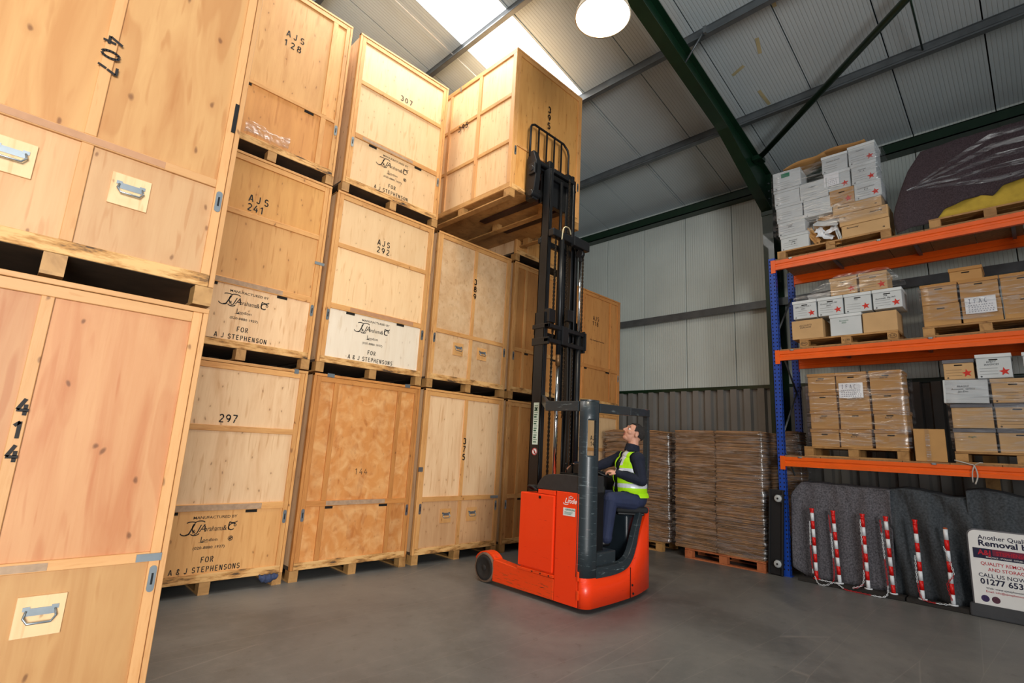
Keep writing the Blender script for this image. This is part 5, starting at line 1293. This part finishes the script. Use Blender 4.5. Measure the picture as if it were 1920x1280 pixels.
# ================================================================== UNDER THE RACK
WOOL = plain('grey_wool', '6c6a70', .97, var=.55, scale=55, bump=.8); WOOL2 = plain('dark_grey_wool', '4a4f54', .97, var=.4, scale=45, bump=.6)
def drape(ya, yb, topf, seed, label, mat, fold=.03, nfold=5, x0=8.46, diag=0, bottomf=lambda u: .02):
    def fn(u, v):
        y = ya+(yb-ya)*u; tz = topf(u); w_ = min(1, v/.72); bz = bottomf(u)
        f_ = fold*math.sin(u*nfold*2*PI+diag*w_*5+seed)*(1-.75*w_)+.035*noise.noise(Vector((u*6, w_*3, seed)))+.018*noise.noise(Vector((u*15, w_*4, seed+2)))+fold*.5*math.sin(u*nfold*4.3+3*w_*diag+seed*2)*(1-w_)
        x = x0-f_+.07*w_; z = bz+(tz-bz)*math.sin(w_*PI/2)**.9
        if v > .72: k = (v-.72)/.28; x = x0+.07+.65*k; z = tz+.03*math.sin(k*PI)-.02*k
        return (x, y, z+.012*noise.noise(Vector((u*8, v*3, seed+9))))
    mb = MB(); mb.grid(fn, 70, 50); return tag(mb.build('moving_blanket', mat, solid=.008), label, 'blanket', 'grey wool blankets under the racking')
drape(2.70, 1.50, lambda u: 1.14+.17*min(1, u*9)-.02*u, 1, 'speckled grey wool blanket behind the four left red-and-white posts', WOOL, .030, 4, bottomf=lambda u: .03+.12*max(0, 1-u*7))
drape(1.53, .70, lambda u: 1.30+.03*math.sin(u*6)-.0*u, 4, 'dark folded grey blanket behind the two right red-and-white posts', WOOL2, .085, 2.2, 8.50, 1.3)
drape(.74, -.45, lambda u: 1.36-.10*max(0,u-.15)+.02*math.sin(u*9), 8, 'plain dark grey blanket behind the white sign', WOOL2, .035, 3, 8.46, .4)
MB().box(8.62, 9.1, -.4, 2.62, .0, 1.22).build('tmp_', WOOL2); o = bpy.data.objects['tmp_']; o.name = 'padded_stack'; tag(o, 'upright padded load wholly covered by the grey blankets', 'furniture')
tag(MB().box(9.35, 9.42, .46, .60, 0, 1.9).build('timber_post', PALLET), 'upright timber plank standing behind the grey blankets', 'plank')
# rubber bases lying on the floor
for a, b_, la in ((2.60,1.405,'long black rubber base under the four left red-and-white posts'), (1.39,.80,'black rubber base under the two right red-and-white posts')):
    tag(MB().prism([(8.28,.0),(8.47,.0),(8.45,.05),(8.31,.05),(8.285,.03)], 'y', b_, a).build('post_base', RUBBER, bevel=.008), la, 'base')
REDP = plain('post_red', 'e01510', .4, var=.05); WHP = plain('post_white', 'eef2f6', .4, var=.03)
posts = [(2.40,2.385,0,'first','reaching the rack upright side'), (2.14,2.11,1,'second',''), (1.80,1.79,1,'third',''), (1.545,1.525,0,'fourth',''), (1.245,1.235,1,'fifth',''), (.955,.95,0,'sixth','')]
desc = ['leftmost red-and-white post, nearest the blue upright, starting white under its cap', 'second post from the left, with chain hanging on its left side', 'third post from the left, just before the seam of the speckled blanket',
        'fourth post from the left, with a long chain hanging at its left', 'fifth post from the left, first one on the darker blanket', 'capless red-and-white post, next to the white sign']
for i, (yt, yb_, st_, nm, _) in enumerate(posts):
    zt = .965 if i < 5 else .90; z0 = .05; r = .0225
    t = thing('barrier_post', desc[i], 'post', (8.36, yb_, .05), 'red and white barrier posts')
    N_ = 8 if i != 5 else 7; z = z0
    p0, p1 = Vector((8.36, yb_, z0)), Vector((8.37, yt, zt-.05 if i < 5 else zt))
    for k in range(N_):
        a, b_ = p0+(p1-p0)*k/N_, p0+(p1-p0)*(k+1)/N_
        redf = ((N_-1-k) % 2 == 0) == (st_ == 1)
        MB().cyl(a, b_, r+(.0004 if redf else 0), 16).build('red_band' if redf else 'white_band', REDP if redf else WHP, t)
    if i < 5:
        MB().lathe([(0,0),(.027,0),(.027,.008),(.021,.012),(.021,.02),(.030,.055),(.028,.058),(0,.05)], p1, 'z', 18).build('cap', REDP, t)
    else:
        MB().lathe([(0,0),(.02,0),(.022,.015),(0,.02)], p1, 'z', 12).build('plug', plain('orange_plug','b8582c',.6), t)
    MB().lathe([(.03,0),(.045,-.0),(.045,.012),(.03,.014)], p0, 'z', 18).build('collar', WHP if i != 0 else REDP, t)
CHR, CHW = plain('chain_red', 'c01a22', .45), plain('chain_white', 'e6ebee', .45)
def plchain(pts, label):
    pts = catm(pts, 10); out = []; L_ = 0; seg = []; step = .026
    acc = [pts[0]]; d = 0
    for a, b_ in zip(pts, pts[1:]):
        l_ = (b_-a).length; p = 0
        while d+l_-p >= step:
            p += step-d; d = 0; acc.append(a+(b_-a)*(p/l_ if l_ else 0))
        d += l_-p
    mb = MB()
    for i in range(len(acc)-1):
        a, b_ = acc[i], acc[i+1]; dr = (b_-a).normalized(); s_ = dr.cross(Vector((1,0,.1))).normalized() if i % 2 else Vector((1,0,.1)).normalized(); c_ = (a+b_)/2; hl = .016
        ring = [c_+dr*(hl*math.cos(t_))+s_*(.008*math.sin(t_)) for t_ in [2*PI*k/8 for k in range(8)]]
        mb.tube(ring, .0032, 4, m=(i//12) % 2, closed=True)
    t = thing('plastic_chain', label, 'chain', tuple(acc[-1]), 'plastic chains of the barrier posts')
    mb.build('chain_links', [CHW, CHR], t)['kind'] = 'stuff'
V3 = lambda *a: Vector(a)
plchain([V3(8.335,2.425,.80),V3(8.33,2.43,.45),V3(8.33,2.42,.12)], 'red-and-white plastic chain beside the leftmost post')
plchain([V3(8.33,2.40,.09),V3(8.25,2.33,.012),V3(8.25,2.22,.03),V3(8.30,2.16,.12),V3(8.33,2.165,.5),V3(8.335,2.185,.93)], 'red-and-white plastic chain from the floor up to the second post')
plchain([V3(8.30,2.34,.06),V3(8.28,2.20,.06),V3(8.27,2.12,.06),V3(8.24,2.02,.012),V3(8.22,1.85,.012),V3(8.21,1.70,.012),V3(8.22,1.60,.02),V3(8.30,1.57,.10),V3(8.33,1.585,.5),V3(8.335,1.60,.93)], 'long plastic chain lying on the floor and rising to the fourth post')
plchain([V3(8.335,1.82,.90),V3(8.33,1.82,.3),V3(8.29,1.84,.10),V3(8.26,1.94,.05),V3(8.27,1.90,.055),V3(8.30,1.82,.11)], 'red-and-white plastic chain looped at the third post')
plchain([V3(8.335,1.27,.55),V3(8.33,1.27,.25),V3(8.30,1.24,.08),V3(8.28,1.16,.055),V3(8.29,1.04,.055),V3(8.31,.97,.06)], 'red-and-white plastic chain between the two right posts')
plchain([V3(8.335,.985,.70),V3(8.325,.93,.50),V3(8.33,.92,.38),V3(8.335,.985,.28),V3(8.33,.955,.10)], 'red-and-white plastic chain wound around the capless post')
# pavement sign
t = thing('pavement_sign', 'white rounded sign board advertising removals, leaning by the blanket', 'sign', (8.36, .40, 0))
def rr(y0, y1, z0, z1, r, n=6):
    pts = []
    for (cy, cz, a0) in ((y1-r, z1-r, 0), (y0+r, z1-r, 90), (y0+.01, z0+.01, 180), (y1-.01, z0+.01, 270)):
        rad = r if a0 in (0, 90) else .01
        for k in range(n+1):
            a = math.radians(a0+90*k/n); pts.append((cy+rad*math.cos(a), cz+rad*math.sin(a)))
    return pts
SG = Matrix.Translation((8.36, 0, .1)) @ Matrix.Rotation(.06, 4, 'Y') @ Matrix.Translation((-8.36, 0, -.1))
def sg(mb, nm, mt, par=t, **k): mb.v = [tuple(SG @ Vector(v)) for v in mb.v]; return mb.build(nm, mt, par, **k)
bd = sg(MB().prism(rr(.135, .755, .12, .93, .07), 'x', 8.35, 8.37), 'board', WHITE)
sg(MB().prism(rr(.12, .77, .10, .945, .08), 'x', 8.3705, 8.39), 'backing', GREYLID)
MB().prism([(8.25,0),(8.60,0),(8.58,.07),(8.42,.13),(8.33,.13),(8.27,.06)], 'y', .05, .80).build('base', plain('sign_base','3a3c40',.7), t, bevel=.02, seg=3)
NAV = plain('print_navy','1a1c3c',.6); RDP = plain('print_red','c01c34',.6)
def sline(txt, z, h, mt, sx=1, yy=.445, x=8.3495, bold=.01, shear=0, nm='lettering'):
    mb = MB(); place(mb, font2d(txt, h, sx, shear, bold), (x, yy, z), (0,-1,0), (0,0,1), 0, .0008); o = sg(mb, nm, mt, bd); o['kind'] = 'stuff'
sline('Another Quality', .835, .048, NAV, 1.0); sline('Removal by', .765, .062, NAV, 1.12, bold=.03)
sg(MB().box(8.3485, 8.3495, .165, .725, .625, .735), 'banner', NAV, bd); sg(MB().box(8.3478, 8.3484, .165, .555, .665, .735), 'banner_field', plain('print_maroon','7a1c3c',.6), bd)
sline('A&J', .665, .055, RDP, .95, .625, 8.3474, .03); sline('STEPHENSONS', .675, .040, RDP, .86, .365, 8.3474, .02); sline('REMOVALS - STORAGE - HOUSE - OFFICE', .637, .016, WHITE, .95, .42, 8.3482)
sline('QUALITY REMOVALS', .555, .036, RDP, .95); sline('AND STORAGE', .495, .036, RDP, .95); sline('CALL US NOW ON', .425, .042, NAV, 1.0); sline('01277 653268', .350, .060, NAV, 1.0, bold=.025)
sline('Web: www.ajstephensons.co.uk', .300, .020, NAV, 1.1); sline('Email: info@ajstephensons.co.uk', .265, .020, RDP, 1.1)
for i, (yy, c_) in enumerate(((.66,'3a2a5a'),(.57,'5a3040'),(.30,'a04848'),(.21,'c8a060'))):
    mb = MB().lathe([(0,0),(.036,0)], (8.3488, yy, .195), 'x', 20); sg(mb, 'badge', plain('badge_%d' % i, c_, .6, var=.4, scale=60), bd)

# ================================================================== CARDBOARD STACKS BEYOND THE TRUCK
CB1 = plain('cardboard_edge', 'a98058', .85, var=.18, scale=7); CB2 = plain('cardboard_edge_dark', '80603f', .85, var=.2, scale=7); CB3 = plain('cardboard_edge_brown', '94704c', .85, var=.2, scale=7)
def cbstack(ya, yb, x0, dx, z0, z1, label, seed, groups, lean=0, dome=0, dim=False):
    rnd = random.Random(seed); t = thing('flat_carton_stack', label, 'cardboard', (x0+dx/2, (ya+yb)/2, z0), 'stacks of flat cartons')
    mb = MB(); z = z0+.001; n = 0
    while z < z1:
        h_ = .011+rnd.random()*.011; fr = (z-z0)/(z1-z0); mid_ = rnd.random()
        for gi, (a, b_) in enumerate(groups):
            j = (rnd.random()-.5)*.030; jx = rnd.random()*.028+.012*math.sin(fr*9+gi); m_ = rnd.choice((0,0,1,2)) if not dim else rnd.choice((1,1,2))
            y0_, y1_ = b_+j+lean*fr, a+j+lean*fr; s0 = .02*math.sin(n*.35+gi)*dome; zc = z
            dz = [(rnd.random()-.5)*.006 for _ in range(4)]
            # a slightly sagging sheet of four strips
            ys_ = [y0_+(y1_-y0_)*q for q in (0,.33,.66,1)]; zz = [zc+dome*.05*math.sin(PI*q)*fr+dz[k] for k, q in enumerate((0,.33,.66,1))]
            k0 = len(mb.v)
            for q in range(4): mb.v += [(x0+jx+(.006 if q in (0,3) else 0), ys_[q], zz[q]), (x0+jx, ys_[q], zz[q]+h_*.82), (x0+dx, ys_[q], zz[q]), (x0+dx, ys_[q], zz[q]+h_*.82)]
            for q in range(3):
                a_ = k0+q*4; b2_ = a_+4
                mb.face((a_, a_+1, b2_+1, b2_), m_); mb.face((a_+1, a_+3, b2_+3, b2_+1), m_); mb.face((a_+2, b2_+2, b2_+3, a_+3), m_); mb.face((a_, b2_, b2_+2, a_+2), m_)
            mb.face((k0, k0+2, k0+3, k0+1), m_); e_ = k0+12; mb.face((e_, e_+1, e_+3, e_+2), m_)
        z += h_; n += 1
    o = mb.build('flat_carton', [CB1, CB2, CB3], t); o['kind'] = 'stuff'
    mb = MB(); mb.box(x0+.06, x0+dx-.02, groups[-1][1]+.05+lean*.5, groups[0][0]-.05+min(lean*.0,0), z0, z1-.03); mb.build('core', CB2, t)
    # film
    P_ = [(x0+dx, ya+.03), (x0+.0, ya+.035), (x0-.012, ya*.66+yb*.34), (x0-.012, ya*.33+yb*.67), (x0, yb-.03), (x0+dx, yb-.03)]; P2 = []
    for (a, b_) in zip(P_, P_[1:]):
        for k in range(8): P2.append((a[0]+(b_[0]-a[0])*k/8, a[1]+(b_[1]-a[1])*k/8))
    P2.append(P_[-1]); nn = len(P2)-1; mb = MB()
    mb.grid(lambda u, v: (P2[int(u*nn+.5)][0]-.012*noise.noise(Vector((P2[int(u*nn+.5)][1]*5, v*18, seed))), P2[int(u*nn+.5)][1]+lean*v+.02*noise.noise(Vector((u*9, v*22, seed+3))), z0+.02+(z1-z0-.03)*v), nn, 60)
    mb.build('stretch_wrap', FILM, t)
    return t
pallet(3.03, 4.27, 8.30, 1.0, 0, 'reddish wooden pallet under the nearer stack of flat cartons', PALLET_R, hgt=.15)
cbstack(4.46, 3.04, 8.30, 1.15, .152, 2.02, 'tall film-wrapped stack of flat brown cartons on a reddish pallet', 5, [(4.44,3.77),(3.74,3.06)], lean=-.01)
pallet(4.72, 5.9, 8.38, 1.0, 0, 'wooden pallet under the stack of flat cartons behind the truck', PALLET, hgt=.15)
cbstack(5.93, 4.60, 8.36, 1.1, .152, 1.98, 'stack of flat brown cartons partly hidden behind the seated driver', 9, [(5.9,5.28),(5.25,4.62)], dome=.8)
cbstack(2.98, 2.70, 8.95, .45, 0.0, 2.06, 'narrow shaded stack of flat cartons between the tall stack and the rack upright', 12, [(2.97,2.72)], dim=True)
# wheeled dolly on end
t = thing('wheeled_dolly', 'black wheeled dolly stood on end between cartons and the blue upright', 'dolly', (8.34, 2.90, 0))
DLM = plain('dolly_black','141416',.6)
DM = Matrix.Translation((8.3, 2.9, 0)) @ Matrix.Rotation(.05, 4, 'X') @ Matrix.Translation((-8.3, -2.9, 0))
def dl(mb, nm, mt, **k): mb.v = [tuple(DM @ Vector(v)) for v in mb.v]; return mb.build(nm, mt, t, **k)
dl(MB().box(8.32, 8.36, 2.80, 3.00, .01, 1.19), 'deck', DLM, bevel=.01)
for y_ in (2.80, 2.975): dl(MB().box(8.30, 8.33, y_, y_+.025, .01, 1.19), 'edge_rail', DLM, bevel=.005)
for z_ in (.17, 1.07):
    dl(MB().box(8.30, 8.32, 2.82, 2.90, z_-.05, z_+.05), 'castor_plate', GALV)
    dl(MB().lathe([(0,-.018),(.042,-.018),(.05,-.010),(.05,.010),(.042,.018),(0,.018)], (8.272, 2.86, z_), 'x', 20), 'castor_wheel', plain('castor_grey','b8bcbc',.5))
    dl(MB().lathe([(0,-.022),(.014,-.022),(.014,.022),(0,.022)], (8.272, 2.86, z_), 'x', 10), 'hub', BLACKM)
# blue cloth caught under crate 297
mb = MB(); mb.grid(lambda u, v: (2.30+.20*u, 6.01-.03*math.sin(v*3)+.01*math.sin(u*19), .125-.085*v*math.sin(PI*min(1,max(0,u*.9+.05)))**.5+.006*math.sin(u*25)), 16, 6)
tag(mb.build('cloth_scrap', plain('blue_cloth', '34405f', .9, var=.3, scale=50), solid=.004), 'scrap of blue cloth hanging out under crate 297', 'cloth')
